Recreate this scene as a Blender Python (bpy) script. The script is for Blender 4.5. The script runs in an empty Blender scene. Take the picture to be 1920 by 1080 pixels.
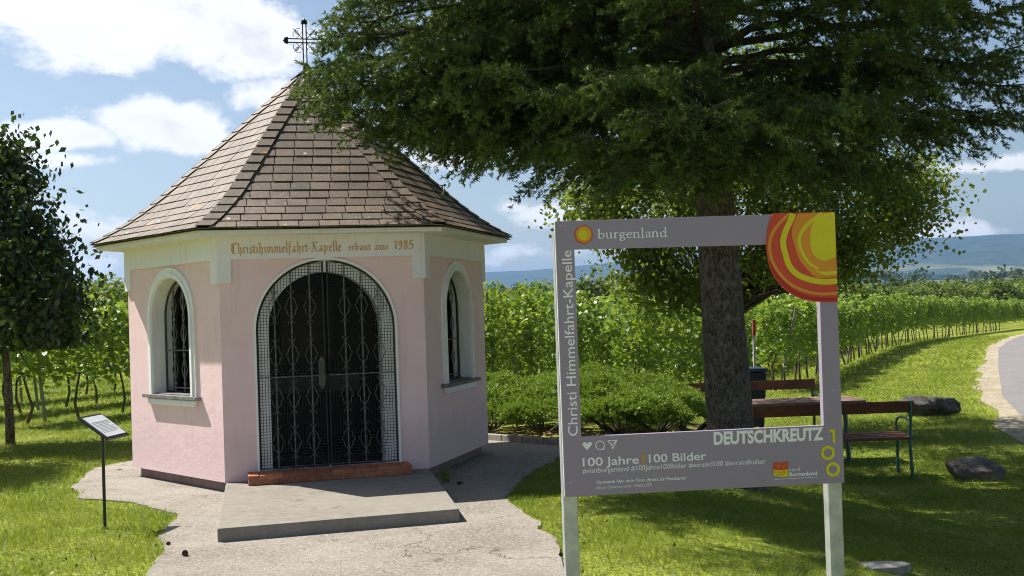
import bpy, bmesh, math, random
import numpy as np
from mathutils import Vector, Matrix, noise as mnoise
from mathutils.geometry import tessellate_polygon

random.seed(7)
RNG = np.random.default_rng(11)
scene = bpy.context.scene
COL = scene.collection
PI = math.pi
R_ = math.radians

# ------------------------------------------------------------------ camera
FPX, PITCH, ROLL, EYE = 2046.1, 0.0217, -0.0352, 1.6
CAM = np.array([0.0, 0.0, EYE])
_d = np.array([0, math.cos(PITCH), math.sin(PITCH)])
_u0 = np.array([0, -math.sin(PITCH), math.cos(PITCH)])
_r0 = np.array([1.0, 0, 0])
_r = math.cos(ROLL) * _r0 + math.sin(ROLL) * _u0
_u = -math.sin(ROLL) * _r0 + math.cos(ROLL) * _u0
cd = bpy.data.cameras.new('camera')
cam = bpy.data.objects.new('camera', cd)
COL.objects.link(cam)
cd.sensor_width = 36.0
cd.lens = FPX / 1920 * 36
cd.clip_start = 0.1
cd.clip_end = 40000
cam.matrix_world = Matrix(((_r[0], _u[0], -_d[0], 0), (_r[1], _u[1], -_d[1], 0), (_r[2], _u[2], -_d[2], EYE), (0, 0, 0, 1)))
scene.camera = cam

def ray(px, py):
    return _d + (px - 960) / FPX * _r + (540 - py) / FPX * _u
def W(px, py, D):                       # point on a pixel's ray at depth D
    return CAM + ray(px, py) * D
def G(px, py, z=0.0):                   # where a pixel's ray meets level z
    v = ray(px, py)
    return CAM + v * ((z - EYE) / v[2])

# ------------------------------------------------------------------ light
SUN_AZ, SUN_EL = R_(25), R_(54)         # sun stands left of the view, a little behind the chapel
SUNV = np.array([-math.cos(SUN_AZ) * math.cos(SUN_EL), math.sin(SUN_AZ) * math.cos(SUN_EL), math.sin(SUN_EL)])
sl = bpy.data.lights.new('sun', 'SUN')
sl.energy = 5.0
sl.angle = R_(0.53)
sl.color = (1.0, 0.95, 0.87)
so = bpy.data.objects.new('sun', sl)
COL.objects.link(so)
so.rotation_euler = Vector(-SUNV).to_track_quat('-Z', 'Y').to_euler()

class NT:
    def __init__(s, tree): s.t = tree; s.n = tree.nodes; s.l = tree.links
    def put(s, sock, v):
        if isinstance(v, bpy.types.NodeSocket): s.l.new(v, sock)
        elif v is not None:
            if isinstance(v, (tuple, list)) and len(v) == 3 and sock.type == 'RGBA': v = (*v, 1)
            sock.default_value = v
    def node(s, typ, ins=None, **at):
        n = s.n.new(typ)
        for k, v in at.items(): setattr(n, k, v)
        for k, v in (ins or {}).items(): s.put(n.inputs[k], v)
        return n
    def m(s, op, a, b=None, c=None, clamp=False):
        n = s.n.new('ShaderNodeMath'); n.operation = op; n.use_clamp = clamp
        for i, v in enumerate((a, b, c)):
            if v is not None: s.put(n.inputs[i], v)
        return n.outputs[0]
    def v(s, op, a, b=None, out=0):
        n = s.n.new('ShaderNodeVectorMath'); n.operation = op
        s.put(n.inputs[0], a)
        if b is not None: s.put(n.inputs[3 if op == 'SCALE' else 1], b)
        return n.outputs[out]
    def mix(s, f, a, b, blend='MIX'):
        n = s.n.new('ShaderNodeMix'); n.data_type = 'RGBA'; n.blend_type = blend
        s.put(n.inputs[0], f); s.put(n.inputs[6], a); s.put(n.inputs[7], b)
        return n.outputs[2]
    def noise(s, vec, scale, detail=4, rough=0.55, dist=0.0, out=0):
        n = s.node('ShaderNodeTexNoise', {'Scale': scale, 'Detail': detail, 'Roughness': rough, 'Distortion': dist})
        if vec is not None: s.put(n.inputs['Vector'], vec)
        return n.outputs[out]
    def ramp(s, f, a, b, c0=0.0, c1=1.0, smooth=True):
        n = s.n.new('ShaderNodeMapRange'); n.interpolation_type = 'SMOOTHSTEP' if smooth else 'LINEAR'; n.clamp = True
        for i, v in enumerate((f, a, b, c0, c1)): s.put(n.inputs[i], v)
        return n.outputs[0]

world = bpy.data.worlds.new('World')
scene.world = world
world.use_nodes = True
w = NT(world.node_tree)
w.n.clear()
sky = w.node('ShaderNodeTexSky', sky_type='NISHITA')
sky.sun_disc = False
sky.sun_elevation = SUN_EL
sky.sun_rotation = math.atan2(SUNV[0], SUNV[1])
sky.altitude = 200
sky.air_density = 1.0
sky.dust_density = 1.8
sky.ozone_density = 1.2
geo = w.node('ShaderNodeTexCoord')
dirv = geo.outputs['Generated']
sep = w.node('ShaderNodeSeparateXYZ', {0: dirv})
zc = w.m('MAXIMUM', sep.outputs[2], 0.03)
az = w.m('ARCTAN2', sep.outputs[0], sep.outputs[1])
el = w.m('ARCSINE', sep.outputs[2])
# cumulus: fractal noise in the sky's own directions, gathered round the places where the photograph has clouds
cvec = w.v('MULTIPLY', dirv, (1.0, 1.0, 1.7))
n_big = w.noise(cvec, 7.0, 9, 0.60, 0.25)
n_mid = w.noise(cvec, 20.0, 8, 0.62, 0.15)
def azel(px, py):
    v = ray(px, py); v = v / np.linalg.norm(v)
    return math.atan2(v[0], v[1]), math.asin(v[2])
clouds = [(250, 30, 330, 105, 1.0), (470, 60, 190, 105, 1.0), (80, 20, 170, 80, .95), (320, 235, 150, 68, .85), (395, 262, 120, 50, .8), (90, 255, 170, 34, .75),
          (510, 190, 110, 55, .8), (145, 300, 80, 20, .6), (190, 425, 170, 55, .42), (1030, 402, 85, 30, .5), (950, 385, 70, 22, .42),
          (880, 285, 110, 26, .45), (1840, 312, 130, 16, .36), (1800, 440, 170, 20, .3), (120, 480, 220, 40, .3), (960, 470, 200, 40, .26)]
blob = None
for px, py, rx, ry, amp in clouds:
    a0, e0 = azel(px, py)
    da = w.m('DIVIDE', w.m('SUBTRACT', az, a0), rx / FPX)
    de = w.m('DIVIDE', w.m('SUBTRACT', el, e0), ry / FPX)
    q = w.m('ADD', w.m('MULTIPLY', da, da), w.m('MULTIPLY', de, de))
    b = w.m('MULTIPLY', w.m('SUBTRACT', 1.0, w.m('SQRT', q)), amp)
    blob = b if blob is None else w.m('MAXIMUM', blob, b)
blob = w.m('MAXIMUM', blob, -0.35)
dens = w.m('ADD', w.m('MULTIPLY', blob, 0.40), w.m('ADD', w.m('MULTIPLY', w.m('SUBTRACT', n_big, 0.5), 0.95), w.m('MULTIPLY', w.m('SUBTRACT', n_mid, 0.5), 0.42)))
mask = w.ramp(dens, 0.0, 0.16)
thick = w.ramp(dens, 0.10, 0.42)
n_sh = w.noise(w.v('ADD', cvec, (0.0, 0.0, -0.035)), 10.0, 5, 0.5, 0.2)
shade = w.m('MULTIPLY', thick, w.ramp(n_sh, 0.40, 0.62))
ccol = w.mix(shade, (8.3, 8.25, 8.2), (5.5, 5.55, 5.85))
skyc = w.mix(mask, w.mix(1.0, sky.outputs[0], (1.0, 0.97, 0.90), 'MULTIPLY'), ccol)
bg = w.node('ShaderNodeBackground', {'Color': skyc, 'Strength': 0.072})
wo = w.node('ShaderNodeOutputWorld', {'Surface': bg.outputs[0]})

vs = scene.view_settings
vs.view_transform = 'Standard'
vs.look = 'None'
vs.gamma = 1.0
vs.exposure = 0.9
vs.use_curve_mapping = False
scene.cycles.use_denoising = True
scene.cycles.pixel_filter_type = 'BLACKMAN_HARRIS'
scene.cycles.filter_width = 1.05
scene.cycles.max_bounces = 7
scene.cycles.transparent_max_bounces = 8
scene.cycles.volume_bounces = 0
scene.cycles.sample_clamp_indirect = 6.0

# ------------------------------------------------------------------ materials
MATS = {}
def material(name):
    m = bpy.data.materials.new(name); m.use_nodes = True
    t = NT(m.node_tree); t.n.clear()
    MATS[name] = m
    return m, t
def finish(t, color, rough=0.7, spec=0.3, bump=None, bstr=0.3, bdist=0.01, metal=0.0, transl=None, tfac=0.35):
    p = t.node('ShaderNodeBsdfPrincipled', {'Base Color': color, 'Roughness': rough, 'Metallic': metal, 'Specular IOR Level': spec})
    if bump is not None:
        b = t.node('ShaderNodeBump', {'Height': bump, 'Strength': bstr, 'Distance': bdist})
        t.l.new(b.outputs[0], p.inputs['Normal'])
    out = p.outputs[0]
    if transl is not None:
        tr = t.node('ShaderNodeBsdfTranslucent', {'Color': transl})
        mx = t.node('ShaderNodeMixShader', {0: tfac})
        t.l.new(out, mx.inputs[1]); t.l.new(tr.outputs[0], mx.inputs[2])
        out = mx.outputs[0]
    o = t.node('ShaderNodeOutputMaterial')
    t.l.new(out, o.inputs[0])
def pos(t): return t.node('ShaderNodeNewGeometry').outputs['Position']
def island(t): return t.node('ShaderNodeNewGeometry').outputs['Random Per Island']
def orand(t): return t.node('ShaderNodeObjectInfo').outputs['Random']

def mat_plain(name, c1, c2, scale=6.0, rough=0.7, spec=0.3, fine=60.0, bstr=0.25, bdist=0.004, metal=0.0, objvar=0.0, lo=0.35, hi=0.65):
    m, t = material(name)
    P = pos(t)
    f = t.ramp(t.noise(P, scale, 6, 0.62), lo, hi)
    c = t.mix(f, c1, c2)
    if objvar:
        c = t.mix(1.0, c, t.node('ShaderNodeCombineColor', {0: t.m('MULTIPLY_ADD', orand(t), objvar, 1 - objvar / 2), 1: t.m('MULTIPLY_ADD', orand(t), objvar, 1 - objvar / 2), 2: t.m('MULTIPLY_ADD', orand(t), objvar, 1 - objvar / 2)}).outputs[0], 'MULTIPLY')
    finish(t, c, rough, spec, t.noise(P, fine, 4, 0.6), bstr, bdist, metal)
    return m
def mat_leaf(name, cols, transl, rough=0.5, spec=0.35, tfac=0.35, patch=1.2, objvar=True):
    m, t = material(name)
    i = island(t)
    c = t.mix(i, cols[0], cols[1])
    n = t.ramp(t.noise(pos(t), patch, 3, 0.6), 0.42, 0.68)
    c = t.mix(n, c, cols[2])
    if objvar:
        c = t.mix(t.m('MULTIPLY', orand(t), 0.4), c, cols[2])
    if name == 'grass_blade':
        c = t.mix(t.ramp(t.noise(pos(t), 0.55, 5, 0.65), 0.40, 0.66, 0.55, 0.0), c, (0.055, 0.105, 0.014))
        c = t.mix(t.m('MULTIPLY', t.ramp(t.noise(t.v('ADD', pos(t), (7.0, 3.0, 0.0)), 1.3, 4, 0.65), 0.56, 0.70), 0.75), c, (0.33, 0.285, 0.11))
    rare = t.m('GREATER_THAN', t.m('FRACT', t.m('MULTIPLY', i, 37.3)), 0.975)
    if len(cols) > 3: c = t.mix(rare, c, cols[3])
    finish(t, c, rough, spec, transl=t.mix(i, transl, tuple(x * 0.7 for x in transl)), tfac=tfac)
    return m

# plaster, paint, stone
def mat_wall(name, c1, c2, stain, base_z):
    m, t = material(name)
    P = pos(t)
    c = t.mix(t.ramp(t.noise(P, 2.2, 6, 0.65), 0.35, 0.68), c1, c2)
    streak = t.noise(t.v('MULTIPLY', P, (9.0, 9.0, 0.9)), 1.6, 5, 0.6)
    c = t.mix(t.m('MULTIPLY', t.ramp(streak, 0.54, 0.72), 0.42), c, stain)
    z = t.node('ShaderNodeSeparateXYZ', {0: P}).outputs[2]
    damp = t.m('MULTIPLY', t.ramp(t.m('ADD', z, t.m('MULTIPLY', t.noise(P, 5.0, 5, 0.6), -0.55)), base_z - 0.22, base_z + 0.16, 1.0, 0.0), 0.55)
    c = t.mix(damp, c, stain)
    spots = t.ramp(t.noise(P, 34.0, 3, 0.5), 0.70, 0.76)
    c = t.mix(t.m('MULTIPLY', spots, 0.25), c, stain)
    h = t.m('ADD', t.noise(P, 120.0, 4, 0.65), t.m('MULTIPLY', t.noise(P, 11.0, 3, 0.5), 1.2))
    c = t.mix(t.m('MULTIPLY', t.ramp(t.noise(P, 1.1, 7, 0.72), 0.50, 0.72), 0.30), c, stain)
    finish(t, c, 0.88, 0.2, h, 0.6, 0.006)
    return m
mat_wall('pink_plaster', (0.82, 0.58, 0.60), (0.86, 0.63, 0.65), (0.64, 0.49, 0.48), 0.30)
mat_wall('cream_plaster', (0.78, 0.74, 0.80), (0.82, 0.785, 0.845), (0.62, 0.575, 0.57), -2.0)
mat_wall('white_plaster', (0.82, 0.79, 0.80), (0.85, 0.825, 0.84), (0.55, 0.53, 0.49), -2.0)
mat_plain('plinth', (0.20, 0.135, 0.11), (0.27, 0.20, 0.17), 5, 0.9)
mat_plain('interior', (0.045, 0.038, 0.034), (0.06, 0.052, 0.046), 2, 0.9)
mat_plain('altar_cloth', (0.14, 0.13, 0.12), (0.18, 0.17, 0.16), 6, 0.9)
mat_plain('dark_wood', (0.06, 0.035, 0.022), (0.09, 0.055, 0.035), 9, 0.55)
mat_plain('iron', (0.020, 0.026, 0.023), (0.035, 0.042, 0.037), 25, 0.45, 0.4, metal=0.3)
mat_plain('iron_worn', (0.10, 0.10, 0.09), (0.20, 0.19, 0.17), 40, 0.5, 0.4, metal=0.5)
mat_plain('lock_metal', (0.05, 0.055, 0.045), (0.08, 0.085, 0.07), 25, 0.5, 0.4, metal=0.3)
mat_plain('wire', (0.010, 0.013, 0.012), (0.018, 0.022, 0.02), 30, 0.5, 0.4, metal=0.4)
mat_plain('sill_stone', (0.13, 0.125, 0.12), (0.22, 0.21, 0.20), 12, 0.75)
mat_plain('gold_paint', (0.50, 0.27, 0.05), (0.60, 0.36, 0.08), 14, 0.55, 0.4)
mat_plain('brick', (0.30, 0.095, 0.045), (0.42, 0.16, 0.075), 9, 0.85, objvar=0.35)
mat_plain('mortar', (0.30, 0.27, 0.24), (0.38, 0.35, 0.31), 20, 0.9)
mat_plain('roof_felt', (0.045, 0.036, 0.03), (0.06, 0.05, 0.042), 8, 0.9)

m, t = material('shingle')
P = pos(t)
c = t.mix(t.ramp(t.noise(P, 3.0, 5, 0.6), 0.3, 0.7), (0.078, 0.054, 0.034), (0.115, 0.081, 0.054))
ov = t.m('MULTIPLY_ADD', orand(t), 0.42, 0.80)
c = t.mix(1.0, c, t.node('ShaderNodeCombineColor', {0: ov, 1: ov, 2: ov}).outputs[0], 'MULTIPLY')
lich = t.m('MULTIPLY', t.ramp(t.noise(P, 42.0, 6, 0.75), 0.50, 0.70), t.ramp(t.noise(P, 1.7, 4, 0.6), 0.38, 0.62))
c = t.mix(t.m('MULTIPLY', lich, 0.75), c, (0.33, 0.30, 0.25))
vor = t.node('ShaderNodeTexVoronoi', {'Vector': P, 'Scale': 5.5, 'Randomness': 1.0})
spl = t.m('MULTIPLY', t.m('LESS_THAN', t.m('ADD', vor.outputs['Distance'], t.m('MULTIPLY', t.noise(P, 45, 2, 0.6), 0.11)), 0.155), t.m('GREATER_THAN', t.node('ShaderNodeSeparateColor', {0: vor.outputs['Color']}).outputs[0], 0.55))
c = t.mix(t.m('MULTIPLY', spl, 0.85), c, (0.62, 0.60, 0.55))
vo2 = t.node('ShaderNodeTexVoronoi', {'Vector': P, 'Scale': 1.7, 'Randomness': 1.0})
orl = t.m('MULTIPLY', t.m('LESS_THAN', t.m('ADD', vo2.outputs['Distance'], t.m('MULTIPLY', t.noise(P, 30, 3, 0.6), 0.12)), 0.17), 1.0)
c = t.mix(t.m('MULTIPLY', orl, 0.6), c, (0.42, 0.20, 0.05))
finish(t, c, 0.62, 0.5, t.m('ADD', t.noise(P, 90, 5, 0.7), t.m('MULTIPLY', t.noise(P, 14, 3, 0.5), 1.0)), 0.5, 0.006)

def mat_concrete(name, c1, c2, c3, dark, coarse=28.0, bstr=0.5):
    m, t = material(name)
    P = pos(t)
    c = t.mix(t.ramp(t.noise(P, 1.1, 6, 0.65), 0.32, 0.66), c1, c2)
    c = t.mix(t.m('MULTIPLY', t.ramp(t.noise(P, coarse, 5, 0.7), 0.42, 0.66), 0.75), c, c3)
    c = t.mix(t.m('MULTIPLY', t.ramp(t.noise(P, 4.3, 7, 0.72), 0.56, 0.70), 0.7), c, dark)
    sp = t.ramp(t.noise(P, 75.0, 2, 0.5), 0.66, 0.74)
    c = t.mix(t.m('MULTIPLY', sp, 0.55), c, dark)
    wv = t.v('ADD', P, t.v('SCALE', t.noise(P, 2.6, 5, 0.6, out=1), 0.65))
    vr = t.node('ShaderNodeTexVoronoi', {'Vector': wv, 'Scale': 0.55}, feature='DISTANCE_TO_EDGE')
    crack = t.m('MULTIPLY', t.ramp(vr.outputs['Distance'], 0.0, 0.006, 1.0, 0.0), t.ramp(t.noise(P, 0.9, 2, 0.5), 0.48, 0.56))
    c = t.mix(t.m('MULTIPLY', crack, 0.30), c, tuple(x * 0.45 for x in dark))
    h = t.m('ADD', t.m('ADD', t.noise(P, coarse, 6, 0.75), t.m('MULTIPLY', t.noise(P, 130, 3, 0.6), 0.5)), t.m('MULTIPLY', crack, -1.2))
    finish(t, c, 0.9, 0.2, h, bstr, 0.014)
    return m
mat_concrete('apron_concrete', (0.20, 0.176, 0.142), (0.29, 0.262, 0.22), (0.42, 0.39, 0.345), (0.115, 0.098, 0.075), 48.0, 0.85)
mat_concrete('slab_concrete', (0.20, 0.18, 0.15), (0.235, 0.215, 0.18), (0.265, 0.245, 0.21), (0.115, 0.10, 0.085), 9.0, 0.3)
mat_concrete('asphalt', (0.17, 0.16, 0.155), (0.20, 0.19, 0.185), (0.23, 0.22, 0.215), (0.12, 0.115, 0.11), 60.0, 0.4)
mat_plain('gravel', (0.27, 0.225, 0.15), (0.37, 0.325, 0.245), 3, 0.95, fine=90, bstr=0.6, bdist=0.015)
mat_plain('kerb', (0.22, 0.20, 0.18), (0.32, 0.30, 0.27), 9, 0.9, fine=50, bstr=0.5)
mat_plain('mulch_soil', (0.045, 0.028, 0.018), (0.085, 0.055, 0.035), 9, 0.95, fine=35, bstr=0.8, bdist=0.03)
mat_plain('bark_chip', (0.12, 0.06, 0.032), (0.22, 0.13, 0.08), 5, 0.9, objvar=0.2)

# ground: turf near by, patchwork fields far off
m, t = material('turf')
P = pos(t)
c = t.mix(t.ramp(t.noise(P, 0.9, 6, 0.65), 0.35, 0.65), (0.20, 0.255, 0.024), (0.27, 0.30, 0.04))
c = t.mix(t.m('MULTIPLY', t.ramp(t.noise(P, 22, 5, 0.7), 0.46, 0.62), 0.85), c, (0.050, 0.050, 0.020))
c = t.mix(t.m('MULTIPLY', t.ramp(t.noise(P, 2.3, 4, 0.6), 0.60, 0.74), 0.5), c, (0.16, 0.125, 0.065))
vr = t.node('ShaderNodeTexVoronoi', {'Vector': t.v('MULTIPLY', P, (1.0, 0.45, 0.0)), 'Scale': 0.0045})
fc = t.mix(t.node('ShaderNodeSeparateColor', {0: vr.outputs['Color']}).outputs[0], (0.05, 0.085, 0.025), (0.20, 0.17, 0.075))
yy = t.node('ShaderNodeSeparateXYZ', {0: P}).outputs[1]
c = t.mix(t.ramp(yy, 220, 500), c, fc)
finish(t, c, 0.9, 0.15, t.noise(P, 30, 5, 0.7), 0.6, 0.03)
m, t = material('hill_forest')
P = pos(t)
c = t.mix(t.ramp(t.noise(P, 0.012, 6, 0.7), 0.36, 0.64), (0.018, 0.036, 0.016), (0.045, 0.068, 0.026))
z = t.node('ShaderNodeSeparateXYZ', {0: P}).outputs[2]
fld = t.m('MULTIPLY', t.ramp(t.noise(t.v('MULTIPLY', P, (1.0, 0.5, 3.0)), 0.0016, 4, 0.6), 0.50, 0.56), t.ramp(z, 95, 165, 1.0, 0.0))
c = t.mix(fld, c, (0.17, 0.17, 0.07))
finish(t, c, 0.95, 0.1)

mat_leaf('grass_blade', ((0.060, 0.110, 0.012), (0.215, 0.275, 0.026), (0.215, 0.225, 0.038), (0.40, 0.34, 0.16)), (0.32, 0.42, 0.024), 0.55, 0.25, 0.40, 0.8, False)
mat_leaf('clover', ((0.045, 0.105, 0.016), (0.10, 0.18, 0.028), (0.075, 0.135, 0.022), (0.35, 0.33, 0.20)), (0.18, 0.30, 0.02), 0.5, 0.3, 0.25, 0.8, False)
mat_leaf('vine_leaf', ((0.045, 0.108, 0.014), (0.185, 0.305, 0.042), (0.19, 0.275, 0.044), (0.40, 0.38, 0.08)), (0.38, 0.52, 0.045), 0.40, 0.5, 0.34, 0.7)
mat_leaf('linden_leaf', ((0.040, 0.082, 0.014), (0.125, 0.185, 0.028), (0.115, 0.155, 0.026), (0.34, 0.28, 0.06)), (0.31, 0.39, 0.032), 0.5, 0.3, 0.33, 0.9)
mat_leaf('globe_leaf', ((0.016, 0.036, 0.008), (0.030, 0.058, 0.010), (0.024, 0.046, 0.009)), (0.07, 0.14, 0.012), 0.42, 0.35, 0.18, 0.9)
mat_leaf('needle', ((0.016, 0.038, 0.011), (0.055, 0.100, 0.020), (0.165, 0.245, 0.045), (0.16, 0.12, 0.035)), (0.18, 0.27, 0.025), 0.5, 0.35, 0.22, 3.2, False)  # third, brightest green is painted in patches to imitate sunlit clumps
mat_leaf('juniper', ((0.080, 0.160, 0.020), (0.20, 0.32, 0.04), (0.20, 0.30, 0.042), (0.24, 0.20, 0.06)), (0.32, 0.46, 0.035), 0.5, 0.3, 0.28, 1.5)
mat_leaf('far_leaf', ((0.075, 0.120, 0.022), (0.13, 0.185, 0.034), (0.17, 0.205, 0.038)), (0.24, 0.34, 0.03), 0.6, 0.2, 0.25, 0.15)
mat_leaf('far_leaf_dark', ((0.035, 0.065, 0.018), (0.055, 0.085, 0.022), (0.050, 0.075, 0.020)), (0.10, 0.16, 0.02), 0.6, 0.2, 0.2, 0.15)
mat_leaf('far_leaf_yellow', ((0.14, 0.16, 0.025), (0.22, 0.21, 0.035), (0.12, 0.15, 0.025)), (0.26, 0.30, 0.03), 0.6, 0.2, 0.3, 0.3)
m, t = material('bark')
P = pos(t)
q = t.v('MULTIPLY', P, (1.0, 1.0, 0.5))
vb = t.node('ShaderNodeTexVoronoi', {'Vector': t.v('ADD', q, t.v('SCALE', t.noise(q, 14, 4, 0.6, out=1), 0.06)), 'Scale': 30.0}, feature='DISTANCE_TO_EDGE')
f1 = t.m('ADD', t.m('MULTIPLY', t.noise(q, 34, 7, 0.75, 0.4), 0.92), t.m('MULTIPLY', t.ramp(vb.outputs['Distance'], 0.0, 0.15), 0.08))
c = t.mix(t.ramp(f1, 0.38, 0.70), (0.045, 0.036, 0.028), (0.21, 0.18, 0.15))
c = t.mix(t.m('MULTIPLY', t.ramp(t.noise(P, 6, 5, 0.7), 0.52, 0.70), 0.55), c, (0.28, 0.26, 0.225))
finish(t, c, 0.92, 0.2, f1, 0.9, 0.035)
mat_plain('twig_bark', (0.055, 0.042, 0.03), (0.10, 0.08, 0.06), 20, 0.9)
mat_plain('vine_wood', (0.06, 0.045, 0.032), (0.12, 0.095, 0.072), 18, 0.92)
mat_plain('post_wood', (0.17, 0.155, 0.135), (0.27, 0.25, 0.22), 14, 0.85)
mat_plain('rock_dark', (0.035, 0.033, 0.031), (0.10, 0.095, 0.088), 7, 0.85, fine=22, bstr=0.7, bdist=0.03)
mat_plain('rock_grey', (0.075, 0.068, 0.058), (0.19, 0.17, 0.145), 6, 0.85, fine=22, bstr=0.7, bdist=0.03)
mat_plain('bench_wood', (0.11, 0.038, 0.020), (0.17, 0.062, 0.032), 7, 0.6, objvar=0.25)
mat_plain('table_wood', (0.16, 0.10, 0.08), (0.23, 0.155, 0.125), 8, 0.7, objvar=0.25)
mat_plain('bench_iron', (0.025, 0.085, 0.07), (0.04, 0.115, 0.095), 20, 0.45, 0.45)
mat_plain('bin_plastic', (0.018, 0.022, 0.03), (0.03, 0.036, 0.048), 8, 0.5, 0.4)
mat_plain('bin_lid', (0.035, 0.05, 0.085), (0.05, 0.065, 0.10), 8, 0.45, 0.4)
mat_plain('marker_white', (0.36, 0.35, 0.33), (0.44, 0.43, 0.40), 8, 0.6)
mat_plain('marker_red', (0.30, 0.05, 0.04), (0.36, 0.075, 0.055), 8, 0.6)
mat_plain('stand_metal', (0.012, 0.012, 0.013), (0.022, 0.022, 0.023), 20, 0.4, 0.45)
mat_plain('paper', (0.62, 0.63, 0.66), (0.68, 0.69, 0.71), 10, 0.5)
mat_plain('print_grey', (0.24, 0.24, 0.26), (0.30, 0.30, 0.32), 30, 0.6)
mat_plain('galvanised', (0.42, 0.44, 0.45), (0.55, 0.57, 0.58), 11, 0.42, 0.5, metal=0.55)
mat_plain('sign_grey', (0.300, 0.245, 0.330), (0.310, 0.255, 0.340), 3, 0.42, 0.4, fine=90, bstr=0.03)
mat_plain('sign_edge', (0.55, 0.55, 0.57), (0.62, 0.62, 0.64), 6, 0.4, 0.5)
mat_plain('print_white', (0.86, 0.83, 0.88), (0.88, 0.85, 0.90), 6, 0.5)
mat_plain('print_yellow', (0.66, 0.56, 0.015), (0.70, 0.60, 0.02), 4, 0.45)
mat_plain('print_orange', (0.68, 0.26, 0.025), (0.72, 0.29, 0.03), 4, 0.45)
mat_plain('print_red', (0.58, 0.065, 0.03), (0.62, 0.08, 0.035), 4, 0.45)
mat_plain('print_darkred', (0.42, 0.018, 0.018), (0.46, 0.025, 0.02), 4, 0.45)
mat_plain('cone_brown', (0.055, 0.03, 0.018), (0.10, 0.06, 0.035), 40, 0.85)

# ------------------------------------------------------------------ mesh helpers
ORG = {}
def link(o, parent=None):
    COL.objects.link(o)
    if parent is not None: o.parent = parent
    return o
def tag(o, label=None, cat=None, group=None, kind=None):
    if label: o['label'] = label
    if cat: o['category'] = cat
    if group: o['group'] = group
    if kind: o['kind'] = kind
    return o
def thing(name, label, cat, loc=(0, 0, 0), rz=0.0, group=None):
    o = bpy.data.objects.new(name, None)
    o.empty_display_size = 0.2
    link(o); o.location = tuple(float(x) for x in loc); o.rotation_euler = (0, 0, rz)
    return tag(o, label, cat, group)
def origin(o):
    while o.parent is not None: o = o.parent
    return np.array(o.location) if o.type == 'EMPTY' else np.zeros(3)
def raw_mesh(name, V, F, smooth=False):
    me = bpy.data.meshes.new(name)
    if isinstance(F, np.ndarray):
        V = np.asarray(V, np.float32); n, k = F.shape
        me.vertices.add(len(V)); me.vertices.foreach_set('co', V.ravel())
        me.loops.add(n * k); me.loops.foreach_set('vertex_index', F.astype(np.int32).ravel())
        me.polygons.add(n)
        me.polygons.foreach_set('loop_start', np.arange(0, n * k, k, dtype=np.int32))
        me.polygons.foreach_set('loop_total', np.full(n, k, np.int32))
        if smooth: me.polygons.foreach_set('use_smooth', np.ones(n, bool))
        me.update(calc_edges=True)
    else:
        me.from_pydata([tuple(map(float, v)) for v in V], [], F)
        if smooth:
            for p in me.polygons: p.use_smooth = True
        me.update()
    return me
def mobj(name, V, F, mat, parent=None, smooth=False, local=False):
    """one mesh object; V in world space unless local"""
    V = np.asarray(V, float)
    if parent is not None and not local: V = V - origin(parent)
    me = raw_mesh(name, V, F, smooth)
    me.materials.append(MATS[mat])
    return link(bpy.data.objects.new(name, me), parent)

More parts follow.
